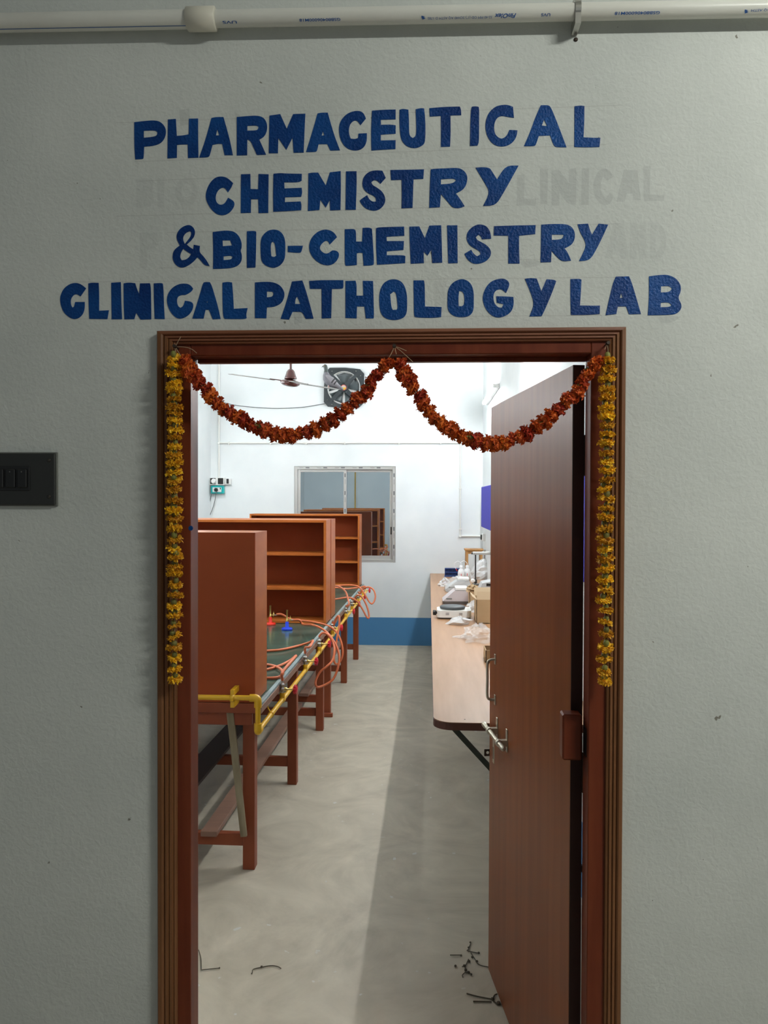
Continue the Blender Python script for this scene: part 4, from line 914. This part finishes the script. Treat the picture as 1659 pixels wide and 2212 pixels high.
# ------------------------------------------------------------------ counter on the right
CZ = .85; cx0n, cx0f = .040, .073; cyn, cyf = 1.115, YB-.004; cxr = XR-.003
ct = thing('wall_counter', (.36,4.1,0), 'long pale laminate counter fixed along the right wall', 'counter')
pl = [(cxr,cyn),(cxr,cyf),(cx0f,cyf)]
rr = .075
arc = [(cx0n+rr-rr*cos(a*pi/16)+.0, cyn+rr-rr*sin(a*pi/16)) for a in range(0,9)]
pl += arc
MB().prism([pl], lambda u,v: (u,v,CZ), (0,0,-.003)).build('laminate','counter_top',ct)
MB().prism([pl], lambda u,v: (u-.0015,v-.0015,CZ-.0032), (0,0,-.027)).build('edge_band','counter_edge',ct)
for yy in (1.27,2.7,4.2,5.7):
    k = MB(); s_ = .012
    k.box((.09,yy-.015,CZ-.036),(cxr,yy+.015,CZ-.031)).box((cxr-.006,yy-.015,CZ-.70),(cxr,yy+.015,CZ-.036))
    a_, b_ = Vector((.095,yy,CZ-.038)), Vector((cxr-.01,yy,CZ-.655))
    dv = (b_-a_).normalized(); nv = Vector((dv.z,0,-dv.x))
    q = [p+nv*x*.009+Vector((0,y*.013,0)) for p in (a_,b_) for x in (-1,1) for y in (-1,1)]
    k.add(q,[(0,1,3,2),(4,6,7,5),(0,2,6,4),(1,5,7,3),(0,4,5,1),(2,3,7,6)])
    k.build('bracket','bracket_green',ct)
p = Zp(1004,1554,CZ); MB().lathe(p,(0,0,1),[(.003,.0001),(.003,.0008)],8).build('screw','nail',ct)

def rbox(mb, c, sx, sy, z0, z1, r, mi=0, top=1.0):    # rounded-corner vertical box, optional tapered top
    pts = []
    for (ax,ay,a0) in ((1,1,0),(-1,1,90),(-1,-1,180),(1,-1,270)):
        for k in range(5):
            a = radians(a0+k*22.5); pts.append((ax*(sx/2-r)+r*cos(a), ay*(sy/2-r)+r*sin(a)))
    n = len(pts); vs = [(c[0]+x,c[1]+y,z0) for x,y in pts]+[(c[0]+x*top,c[1]+y*top,z1) for x,y in pts]
    fs = [(i,(i+1)%n,n+(i+1)%n,n+i) for i in range(n)]+[tuple(range(n))[::-1],tuple(range(n,2*n))]
    mb.add(vs,fs,mi); return mb
def crumple(name, c, sx, sy, sz, m, seed, parent=None, nu=14, nv=8, amp=.25):
    rnd = random.Random(seed); vs = []; 
    for i in range(nv+1):
        t = i/nv; ph = t*pi/2
        for k in range(nu):
            a = 2*pi*k/nu; j = 1+rnd.uniform(-amp,amp); 
            vs.append((c[0]+sx/2*cos(a)*cos(ph)*j, c[1]+sy/2*sin(a)*cos(ph)*j, c[2]+sz*sin(ph)*(1+rnd.uniform(-amp,amp)*.8)*(0 if i == 0 else 1)+.001))
    fs = [(i*nu+k,i*nu+(k+1)%nu,(i+1)*nu+(k+1)%nu,(i+1)*nu+k) for i in range(nv) for k in range(nu)]
    return MB().add(vs,fs).build(name,m,parent)
# hot plate
c = Zp(981,1336,CZ); c.y += .06; 
hp = thing('hot_plate', (c.x,c.y,CZ), 'white electric hot plate with black disc and side knob', 'hot plate')
w_ = .245
mb = rbox(MB(), c, w_, .21, CZ+.012, CZ+.062, .03, 0, 1.0); mb.build('body','hotplate_white',hp)
mb = rbox(MB(), c, w_*.95, .20, CZ+.004, CZ+.012, .03); mb.build('base_plate','dark_base',hp)
MB().lathe((c.x-.01,c.y,CZ+.062),(0,0,1),[(.085,0),(.09,.004)],30).build('drip_ring','steel',hp)
MB().lathe((c.x-.01,c.y,CZ+.066),(0,0,1),[(.088,0),(.093,.004),(.093,.014),(.088,.018),(.02,.0175)],34).build('heating_disc','hotplate_iron',hp)
MB().lathe((c.x-w_/2,c.y-.03,CZ+.037),(-1,0,0),[(.010,0),(.010,.006),(.019,.007),(.019,.028),(.015,.031)],16).build('knob','black_plastic',hp)
for s in (-.05,.045):
    for z in (.034,.044): bx('vent_slot',(c.x+s-.012,c.y-.1062,CZ+z-.0018),(c.x+s+.012,c.y-.104,CZ+z+.0018),'dark_base',hp)
# balances
def balance(px0,px1,py,zh,bodym,basem,label,wrap=False):
    a, b = Zp(px0,py,CZ), Zp(px1,py,CZ); w_ = b.x-a.x; c = Vector(((a.x+b.x)/2, a.y+.13, CZ))
    t = thing('weighing_balance', c, label, 'balance', 'balances on the counter')
    rbox(MB(), c, w_, .25, CZ+.002, CZ+.026, .02).build('base',basem,t)
    x0,x1,y0,y1 = a.x+.004,b.x-.004,c.y-.118,c.y+.118; z = CZ+.026
    vs = [(x0-.006,y0,z),(x1,y0,z),(x1,y1,z),(x0-.006,y1,z),(x0+w_*.42,y0+.01,z+zh),(x1-.01,y0+.01,z+zh),(x1-.01,y1-.01,z+zh),(x0+w_*.42,y1-.01,z+zh)]
    MB().add(vs,[(3,2,1,0),(4,5,6,7),(0,1,5,4),(1,2,6,5),(2,3,7,6),(3,0,4,7)]).build('housing',bodym,t)
    bx('keypad',(x0+w_*.1,y0-.001,z+zh*.18),(x0+w_*.32,y0+.0005,z+zh*.3),'screen_grey',t)
    rbox(MB(),(x0+w_*.68,c.y,0),w_*.46,.20,z+zh+.004,z+zh+.022,.02).build('pan','white_plastic',t)
    if wrap: crumple('plastic_wrap',(c.x,c.y-.02,CZ),w_*1.15,.30,zh+.06,'clear_film',5,t,amp=.14)
    return t
balance(957,1014,1306,.085,'mauve_plastic','dark_base','pale mauve weighing balance with dark base behind the hot plate')
balance(963,1018,1279,.075,'instrument_grey','instrument_grey','grey weighing balance still in its clear plastic wrap',True)
crumple('plastic_bag',Zp(960,1266,CZ),.11,.10,.075,'milky_film',21,amp=.3) and tag(bpy.data.objects['plastic_bag'],'small crumpled white plastic bag at the counter edge','plastic bag')
tag(crumple('plastic_sheet',Zp(1018,1322,CZ)+Vector((.02,.03,0)),.13,.12,.075,'milky_film',33,amp=.22),'milky folded plastic wrapper between the hot plate and the carton','plastic wrap')
tag(crumple('plastic_sheet',Zp(992,1349,CZ),.18,.10,.045,'milky_film',8,nu=9,nv=4,amp=.55),'white plastic scraps in front of the hot plate','plastic wrap')
tag(crumple('plastic_sheet',Zp(1036,1385,CZ)+Vector((0,.07,0)),.21,.30,.085,'clear_film',12,nu=22,nv=8,amp=.3),'clear crumpled plastic packaging beside the door edge','plastic wrap')
tag(crumple('plastic_sheet',Zp(1005,1377,CZ),.15,.10,.008,'clear_film',14,nu=18,nv=5,amp=.35),'flat clear plastic film lying on the counter','plastic wrap')
# cartons
def carton(px0,px1,py,h,d,label,flaps=True,name='carton'):
    a, b = Zp(px0,py,CZ), Zp(px1,py,CZ); t = thing(name,((a.x+b.x)/2,a.y+d/2,CZ),label,'box','cardboard boxes on the counter')
    x0,x1,y0,y1 = a.x,b.x,a.y,a.y+d; k = .004; z0 = CZ+.001
    m = MB()
    m.box((x0,y0,z0),(x1,y1,z0+k)).box((x0,y0,z0),(x1,y0+k,z0+h)).box((x0,y1-k,z0),(x1,y1,z0+h)).box((x0,y0,z0),(x0+k,y1,z0+h)).box((x1-k,y0,z0),(x1,y1,z0+h))
    m.build('body','carton',t)
    if flaps:
        fh = h*.34
        for (vs) in ([(x0,y0,z0+h),(x1,y0,z0+h),(x1,y0+.012,z0+h+fh),(x0+.006,y0+.012,z0+h+fh)],[(x0,y0,z0+h),(x0,y1,z0+h),(x0-.03,y1,z0+h+fh*.4),(x0-.03,y0,z0+h+fh*.4)],[(x0,y1,z0+h),(x1,y1,z0+h),(x1,y1+.02,z0+h+fh),(x0,y1+.02,z0+h+fh)]):
            v2 = [(x+.0025,y+.0025,z) for x,y,z in vs]
            MB().add(vs+v2,[(0,1,2,3),(7,6,5,4),(0,4,5,1),(1,5,6,2),(2,6,7,3),(3,7,4,0)]).build('flap','carton_flap',t)
    return t
carton(1029,1067,1347,.165,.24,'tall open brown carton with raised pale flaps beside the door')
cb = carton(1014,1030,1314,.13,.16,'smaller brown carton tucked behind the tall open one',False)
crumple('packing_paper',(WM[cb].translation.x,WM[cb].translation.y,CZ+.125),.10,.17,.05,'carton',4,cb,amp=.3)
carton(1049,1085,1432,.065,.14,'low brown box on the counter partly hidden by the door',False)
# test tube rack
a, b = Zp(961,1246,CZ), Zp(990,1246,CZ)
rk = thing('test_tube_rack',((a.x+b.x)/2,a.y+.04,CZ),'dark blue plastic test tube rack at the back of the counter','test tube rack')
y0,y1 = a.y,a.y+.07
bx('base',(a.x-.006,y0-.006,CZ+.001),(b.x+.02,y1+.006,CZ+.012),'rack_blue',rk,.002)
for z in (.045,.088): bx('tier',(a.x,y0,CZ+z),(b.x+.014,y1,CZ+z+.008),'rack_blue',rk,.001)
bx('back_panel',(a.x+.004,y1-.02,CZ+.012),(b.x+.012,y1-.012,CZ+.088),'rack_blue',rk)
for i in range(5):
    x = a.x+(b.x+.008-a.x)*i/4; bx('post',(x,y0+.001,CZ+.012),(x+.006,y0+.008,CZ+.088),'rack_blue',rk); bx('post',(x,y1-.008,CZ+.012),(x+.006,y1-.001,CZ+.088),'rack_blue',rk)
# wash bottles
for i,(px,py,lab) in enumerate(((996,1254,'white wash bottle with curled tube, nearer the counter edge'),(1009,1253,'white wash bottle nearer the door, beside the other bottle'))):
    c = Zp(px,py,CZ); t = thing('wash_bottle',c,lab,'bottle','wash bottles on the counter')
    MB().lathe(c,(0,0,1),[(.030,.001),(.036,.006),(.036,.085),(.028,.115),(.014,.128),(.014,.134)],20).build('bottle','bottle_white',t)
    MB().lathe(c,(0,0,1),[(.017,.132),(.017,.155),(.010,.160)],16).build('cap','bottle_white',t)
    s_ = -1 if i == 0 else 1
    MB().tube(spline([c+Vector((0,0,.158)),c+Vector((-.005,0,.185)),c+Vector((-.035,0,.205)),c+Vector((-.068,0,.185)),c+Vector((-.070,0,.15)),c+Vector((-.055,0,.125))],6),.0035,8).build('spout_tube','bottle_white',t)
    MB().cyl(c+Vector((-.055,0,.125)),c+Vector((-.043,0,.10)),.0045,8).build('tip','red_tip',t)
    bx('label_strip',(c.x-.004,c.y-.0375,c.z+.05),(c.x+.002,c.y-.0355,c.z+.075),'red_tip',t)
# wrapped instrument, stand, instrument
tag(crumple('plastic_bag',Zp(1040,1252,CZ)+Vector((.03,.10,0)),.30,.30,.20,'milky_film',44,nu=20,nv=9,amp=.13),'large milky plastic bag over an instrument behind the stand','plastic bag')
c = Zp(1027,1264,CZ); sr = .315
sdn = thing('retort_stand',c,'thin black rod stand with a silver arm across its top','stand')
bx('foot',(c.x-.03,c.y-.04,CZ+.001),(c.x+.10,c.y+.06,CZ+.014),'black_plastic',sdn,.003)
MB().cyl(c+Vector((0,0,.012)),c+Vector((0,0,sr)),.007,10).build('rod','black_plastic',sdn)
MB().lathe(c+Vector((0,0,.02)),(0,0,1),[(.018,0),(.018,.03),(.012,.04)],12).build('clamp','black_plastic',sdn)
bx('arm',(c.x-.03,c.y-.012,CZ+sr-.008),(c.x+.20,c.y+.012,CZ+sr+.022),'aluminium',sdn,.004)
bx('arm_end',(c.x-.042,c.y-.01,CZ+sr-.004),(c.x-.03,c.y+.01,CZ+sr+.016),'black_plastic',sdn,.002)
MB().lathe(c+Vector((-.028,-.02,.045)),(0,-1,0),[(.022,-.01),(.024,.004),(.012,.012)],14).build('dial','white_plastic',sdn)
c = Zp(1042,1288,CZ); c.x += .02
ins = thing('bench_instrument',c,'pale grey bench instrument with sloping front behind the cartons','instrument')
vs = [(c.x-.07,c.y,CZ+.001),(c.x+.14,c.y,CZ+.001),(c.x+.14,c.y+.22,CZ+.001),(c.x-.07,c.y+.22,CZ+.001),(c.x-.02,c.y,CZ+.115),(c.x+.14,c.y,CZ+.15),(c.x+.14,c.y+.22,CZ+.15),(c.x-.02,c.y+.22,CZ+.115)]
MB().add(vs,[(3,2,1,0),(4,5,6,7),(0,1,5,4),(1,2,6,5),(2,3,7,6),(3,0,4,7)]).build('housing','instrument_grey',ins)
bx('display',(c.x+.015,c.y-.002,CZ+.09),(c.x+.08,c.y,CZ+.115),'black_plastic',ins)
# stool on the counter
a, b = W(1004,1186,6.75), W(1045,1186,6.75); st_ = thing('wooden_stool',((a.x+b.x)/2,6.84,CZ),'small orange-brown wooden stool standing on the far end of the counter','stool')
zt_ = a.z; x0, x1 = a.x, b.x; y0, y1 = 6.75, 6.93
bx('seat',(x0,y0,zt_-.018),(x1,y1,zt_),'stool_wood',st_,.002)
bx('hand_slot',(x0+.06,y0+.07,zt_),(x1-.06,y0+.10,zt_+.0006),'nail',st_)
for x in (x0+.012,x1-.04):
    for y in (y0+.012,y1-.04): bx('leg',(x,y,CZ+.001),(x+.028,y+.028,zt_-.018),'stool_wood',st_,.001)
for y in (y0+.016,y1-.036): bx('rail',(x0+.04,y,zt_-.055),(x1-.04,y+.02,zt_-.018),'stool_wood',st_)
for x in (x0+.016,x1-.036): bx('rail',(x,y0+.04,zt_-.055),(x+.02,y1-.04,zt_-.018),'stool_wood',st_)
# blue boards on the right wall
def board(y0,y1,z0,z1,label):
    t = thing('pin_board',(XR,(y0+y1)/2,z0),label,'pin board','blue pin boards on the right wall')
    bx('felt',(XR-.032,y0+.012,z0+.012),(XR-.002,y1-.012,z1-.012),'board_blue',t,.004)
    for a,b in (((y0,z0),(y1,z0+.012)),((y0,z1-.012),(y1,z1)),((y0,z0+.012),(y0+.012,z1-.012)),((y1-.012,z0+.012),(y1,z1-.012))):
        bx('rim',(XR-.026,a[0],a[1]),(XR-.001,b[0],b[1]),'white_plastic',t)
e0 = Xp(1040,1050,XR-.03); e1 = Xp(1040,1140,XR-.03)
board(5.3,e0.y,e1.z,e0.z,'blue felt pin board on the right wall just beyond the door edge')
g0 = Xp(1264,993,XR-.03); g1_ = Xp(1264,1266,XR-.03)
board(.7,2.9,g1_.z,g0.z,'blue felt pin board glimpsed through the gap behind the door hinge')
ss = thing('wall_switch',(XR,7.0,1.28),'white switch box with black switch on the right wall below the board','switch')
q = Xp(1041,1160,XR-.03); bx('box',(XR-.035,q.y-.10,q.z-.04),(XR-.001,q.y+.02,q.z+.04),'white_plastic',ss,.003); bx('rocker',(XR-.048,q.y-.07,q.z-.028),(XR-.035,q.y+.0,q.z+.028),'black_plastic',ss,.004)

# ------------------------------------------------------------------ tube lights (room) and the corridor tube
def tube_light(y0,y1,x,z,wallx,label,m='tube_glow'):
    t = thing('tube_light',(x,(y0+y1)/2,z),label,'lamp')
    s_ = 1 if wallx > x else -1
    bx('batten',(min(x+s_*.02,wallx-s_*.001),y0-.03,z-.02),(max(x+s_*.02,wallx-s_*.001),y1+.03,z+.02),'fixture_white',t,.003)
    for y in (y0-.02,y1+.005): bx('lamp_holder',(min(x-.01*s_,x+s_*.02),y,z-.018),(max(x-.01*s_,x+s_*.02),y+.015,z+.018),'fixture_white',t)
    MB().tube([(x,y0,z),(x,y1,z)],.013,10).build('tube',m,t)
tube_light(5.25,6.45,.63,2.75,XR,'glowing tube light high on the right wall near the back','tube_glow_rf')
tube_light(2.3,3.5,.63,2.75,XR,'glowing tube light on the right wall hidden above the door','tube_glow_rn')
tube_light(2.2,3.4,-2.48,2.75,XL,'glowing tube light on the left wall nearer the door','tube_glow_l')
tube_light(5.0,6.2,-2.48,2.75,XL,'glowing tube light on the left wall nearer the back','tube_glow_l')
t = thing('tube_light',(2.0,-1.9,ZC),'corridor tube light on the ceiling right of the doorway','lamp')
bx('batten',(1.35,-1.92,ZC-.04),(2.65,-1.88,ZC),'fixture_white',t,.003)
MB().tube([(1.4,-1.9,ZC-.07),(2.6,-1.9,ZC-.07)],.014,10).build('tube','tube_glow_out',t)
for x in (1.385,2.6): bx('lamp_holder',(x,-1.915,ZC-.09),(x+.015,-1.885,ZC-.04),'fixture_white',t)

# ------------------------------------------------------------------ marigold garlands
def flower_mesh(name, seed, R, n_pet, elev, flat, mats, pw=.34):
    rnd = random.Random(seed); mb = MB()
    mb.lathe((0,0,0),(0,0,1),[(R*.1,-R*.34*flat),(R*.62,-R*.34*flat),(R*.74,0),(R*.6,R*.34*flat),(R*.1,R*.32*flat)],9,1)
    for i in range(n_pet):
        az = rnd.uniform(0,2*pi); el = radians(rnd.uniform(*elev)); L_ = R*rnd.uniform(.82,1.04)*(1-.22*abs(sin(el)))
        d = Vector((cos(az)*cos(el), sin(az)*cos(el), sin(el)*flat)); t = Vector((-sin(az),cos(az),0)); nn = d.cross(t)
        tw = rnd.uniform(-.9,.9); t2 = (t*cos(tw)+nn*sin(tw)); wd = R*pw*rnd.uniform(.7,1.25)
        curl = rnd.uniform(-.28,.32)*R
        b0 = d*R*.30; m0 = d*L_*.72+nn*curl*.3; tip = d*L_+nn*curl
        vs = [b0-t2*wd*.2, b0+t2*wd*.2, m0+t2*wd*.5, m0-t2*wd*.5+nn*rnd.uniform(-.12,.12)*R, tip-t2*wd*.36+nn*rnd.uniform(-.15,.15)*R, tip+t2*wd*.33+nn*rnd.uniform(-.15,.15)*R, m0*1.03+nn*rnd.uniform(-.1,.1)*R]
        mb.add(vs,[(0,1,2,6),(0,6,3),(3,6,4),(6,5,4),(6,2,5)], 0 if rnd.random() < .6 else 1)
    me = bpy.data.meshes.new(name); me.from_pydata([tuple(v) for v in mb.v],[],mb.f)
    for m in mats: me.materials.append(MATS[m])
    me.polygons.foreach_set('material_index',mb.mi); me.update(); return me
OR = [flower_mesh('marigold_orange',i,.0215,150,(-68,68),.85,['marigold_orange','marigold_orange_b'] if i%2 else ['marigold_orange_b','marigold_orange']) for i in range(5)]
YE = [flower_mesh('marigold_yellow',20+i,.0215,120,(-38,38),.55,['marigold_yellow','marigold_yellow'],.30) for i in range(5)]
cal = MB().lathe((0,0,0),(0,0,1),[(.004,.002),(.0068,.006),(.0072,.011),(.0060,.0165),(.0025,.019)],9)
cme = bpy.data.meshes.new('calyx'); cme.from_pydata([tuple(v) for v in cal.v],[],cal.f); cme.materials.append(MATS['calyx_green']); cme.polygons.foreach_set('use_smooth',[True]*len(cal.f)); cme.update()
GY = -.050
def garland(pts, step, meshes, label, yellow=False, gy=GY):
    rnd = random.Random(len(pts)*7+int(step*10))
    P = spline([W(x,y,gy) for x,y in pts],24)
    t = thing('marigold_garland',P[0],label,'garland','marigold garlands on the door frame')
    MB().tube(P[::3]+[P[-1]],.0011,5).build('thread','twine',t)
    return t, P, rnd
def add_flower(t, pos, axis, me, rnd, sc, calyx):
    o = bpy.data.objects.new('marigold',me); C.objects.link(o); o.parent = t
    ax = Vector(axis).normalized()
    q = ax.to_track_quat('Z','Y') @ Matrix.Rotation(rnd.uniform(0,2*pi),3,'Z').to_quaternion() @ Matrix.Rotation(rnd.gauss(0,.16),3,'X').to_quaternion()
    o.rotation_mode = 'QUATERNION'; o.rotation_quaternion = q
    o.location = WM[t].inverted() @ pos; o.scale = sc
    if calyx:
        k = bpy.data.objects.new('calyx',cme); C.objects.link(k); k.parent = o
def swag(pts, label):
    t, P, rnd = garland(pts, 1, OR, label)
    acc = 0; nxt = .008; last = P[0]; i = 0
    for a,b in zip(P,P[1:]):
        L_ = (b-a).length
        while acc+L_ >= nxt:
            p = a.lerp(b,(nxt-acc)/L_); d = (b-a).normalized()
            d = (d+Vector((rnd.gauss(0,.22),rnd.gauss(0,.3),rnd.gauss(0,.22)))).normalized()
            s = rnd.uniform(.86,1.12)
            add_flower(t,p+Vector((rnd.gauss(0,.0016),rnd.gauss(0,.002),rnd.gauss(0,.0016))),d if rnd.random() < .5 else -d,OR[i%5],rnd,(s,s,s*rnd.uniform(.8,1.1)),rnd.random() < .18)
            i += 1; nxt += rnd.uniform(.0175,.0225)
        acc += L_
    return t
sl = swag([(396,772),(412,800),(440,838),(480,877),(520,905),(560,925),(600,937),(640,939),(680,929),(720,907),(760,873),(795,838),(823,802),(845,780)], 'orange marigold swag looping across the left half of the doorway')
sr_ = swag([(862,780),(886,827),(912,866),(946,906),(985,935),(1025,952),(1065,957),(1105,951),(1145,934),(1185,903),(1222,868),(1256,832),(1282,795),(1300,768)], 'orange marigold swag looping across the right half of the doorway')
def string(xs, ys, label):
    pts = [(xs[0]+(xs[1]-xs[0])*(y-ys[0])/(ys[-1]-ys[0]), y) for y in [ys[0]-12]+list(ys)+[ys[-1]+6]]
    t, P, rnd = garland(pts, 2, YE, label, True, GY)
    for i,y in enumerate(ys):
        x = xs[0]+(xs[1]-xs[0])*(y-ys[0])/(ys[-1]-ys[0])+rnd.gauss(0,1.2)
        s = rnd.uniform(.88,1.06)*(.96 if i > 25 else 1)
        add_flower(t,W(x,y,GY+rnd.gauss(0,.0012)),(rnd.gauss(0,.1),rnd.gauss(-.05,.1),1),YE[i%5],rnd,(s,s,s*rnd.uniform(.8,1.15)),True)
    return t
yl = [775,790,806,828,841,862,880,893,909,929,945,965,984,1000,1020,1037,1057,1081,1102,1121,1142,1166,1186,1203,1226,1240,1263,1285,1309,1329,1352,1375,1398,1421,1445,1467]
string((377,377), yl, 'yellow marigold string hanging down the left side of the door frame')
yr = [740+v*.3616 for v in (105,160,215,280,330,390,440,495,550,600,660,712,760,822,875,930,990,1045,1115,1180,1235,1290,1350,1415,1475,1535,1600,1668,1738,1820,1890,1965,2020)]
string((1312,1305), yr, 'yellow marigold string hanging down the right side of the door frame')
# nails and loose thread ends
for (px,py),ends in (((379,749),[[(379,770)],[(385,760),(392,772)],[(386,735),(391,727)],[(400,750),(415,755),(425,763)]]),((852,748),[[(846,762),(839,775)],[(856,765)],[(864,752),(878,758)],[(868,760),(892,782)]]),((1312,742),[[(1306,755)],[(1314,765)]])):
    p = W(px,py,-.030)
    nl = thing('nail',(p.x,-.012,p.z),{379:'nail with loose thread at the left corner of the door head',852:'nail with loose thread at the middle of the door head',1312:'nail with loose thread at the right corner of the door head'}[px],'nail','nails holding the garlands')
    MB().cyl((p.x,-.004,p.z),(p.x,-.040,p.z),.0016,8).lathe((p.x,-.040,p.z),(0,-1,0),[(.004,0),(.004,.0012)],10).lathe((p.x,-.03,p.z),(0,-1,0),[(.002,-.004),(.0048,-.001),(.004,.004),(.002,.006)],9).build('nail_body','nail',nl)
    for e in ends: MB().tube(spline([p]+[W(x,y,-.034) for x,y in e],4),.0009,5).build('loose_thread','twine',nl)

# ------------------------------------------------------------------ dry twigs on the floor
def twig(paths, r, label, knots=()):
    mb = MB()
    for pth in paths: mb.tube(spline([Zp(x,y,.004+h) for x,y,*hh in pth for h in [(hh[0] if hh else 0)]],4),r,6)
    for (x,y,s) in knots: mb.lathe(Zp(x,y,.004),(0,0,1),[(s*.3,-.003),(s,0),(s*.8,s*.7),(s*.2,s)],7)
    return tag(mb.build('dry_twig','twig'),label,'twig','dry plant bits on the floor')
twig([[(429,2052),(434,2070),(435,2095)],[(435,2095),(455,2093),(475,2091)]],.0016,'bent dry twig on the floor beside the left jamb',[(474,2091,.003)])
twig([[(545,2101),(547,2094),(562,2090),(585,2086),(600,2088),(607,2092)]],.0018,'thin curved dry twig lying alone on the floor',[(565,2089,.005),(544,2103,.003)])
twig([[(1056,2089),(1035,2084),(1025,2070),(1017,2058)],[(1017,2037),(1012,2050),(1010,2054),(1034,2059)],[(1012,2072),(1005,2086),(998,2088)],[(1005,2086),(1005,2100),(1015,2102),(1018,2105)],[(1005,2100),(999,2106),(1000,2111)],[(972,2063),(995,2063)]],.0016,'branched dry weed on the floor beside the open door',
     [(1016,2036,.004),(1012,2047,.004),(1034,2059,.005),(996,2064,.004),(1020,2068,.005),(1013,2077,.006),(1003,2087,.006),(984,2087,.005),(1006,2096,.006),(1012,2101,.006),(1030,2077,.005),(1018,2105,.004)])
twig([[(1008,2146),(1030,2152),(1055,2157),(1066,2158)],[(1064,2160),(1068,2150),(1074,2147)],[(1022,2163),(1062,2164)],[(1064,2160),(1075,2170)]],.0022,'forked dry stalk on the floor under the door edge',[(1064,2159,.007),(1077,2168,.008)])
for i,(x,y) in enumerate(((613,1883),(651,2111),(746,1890))):
    pass
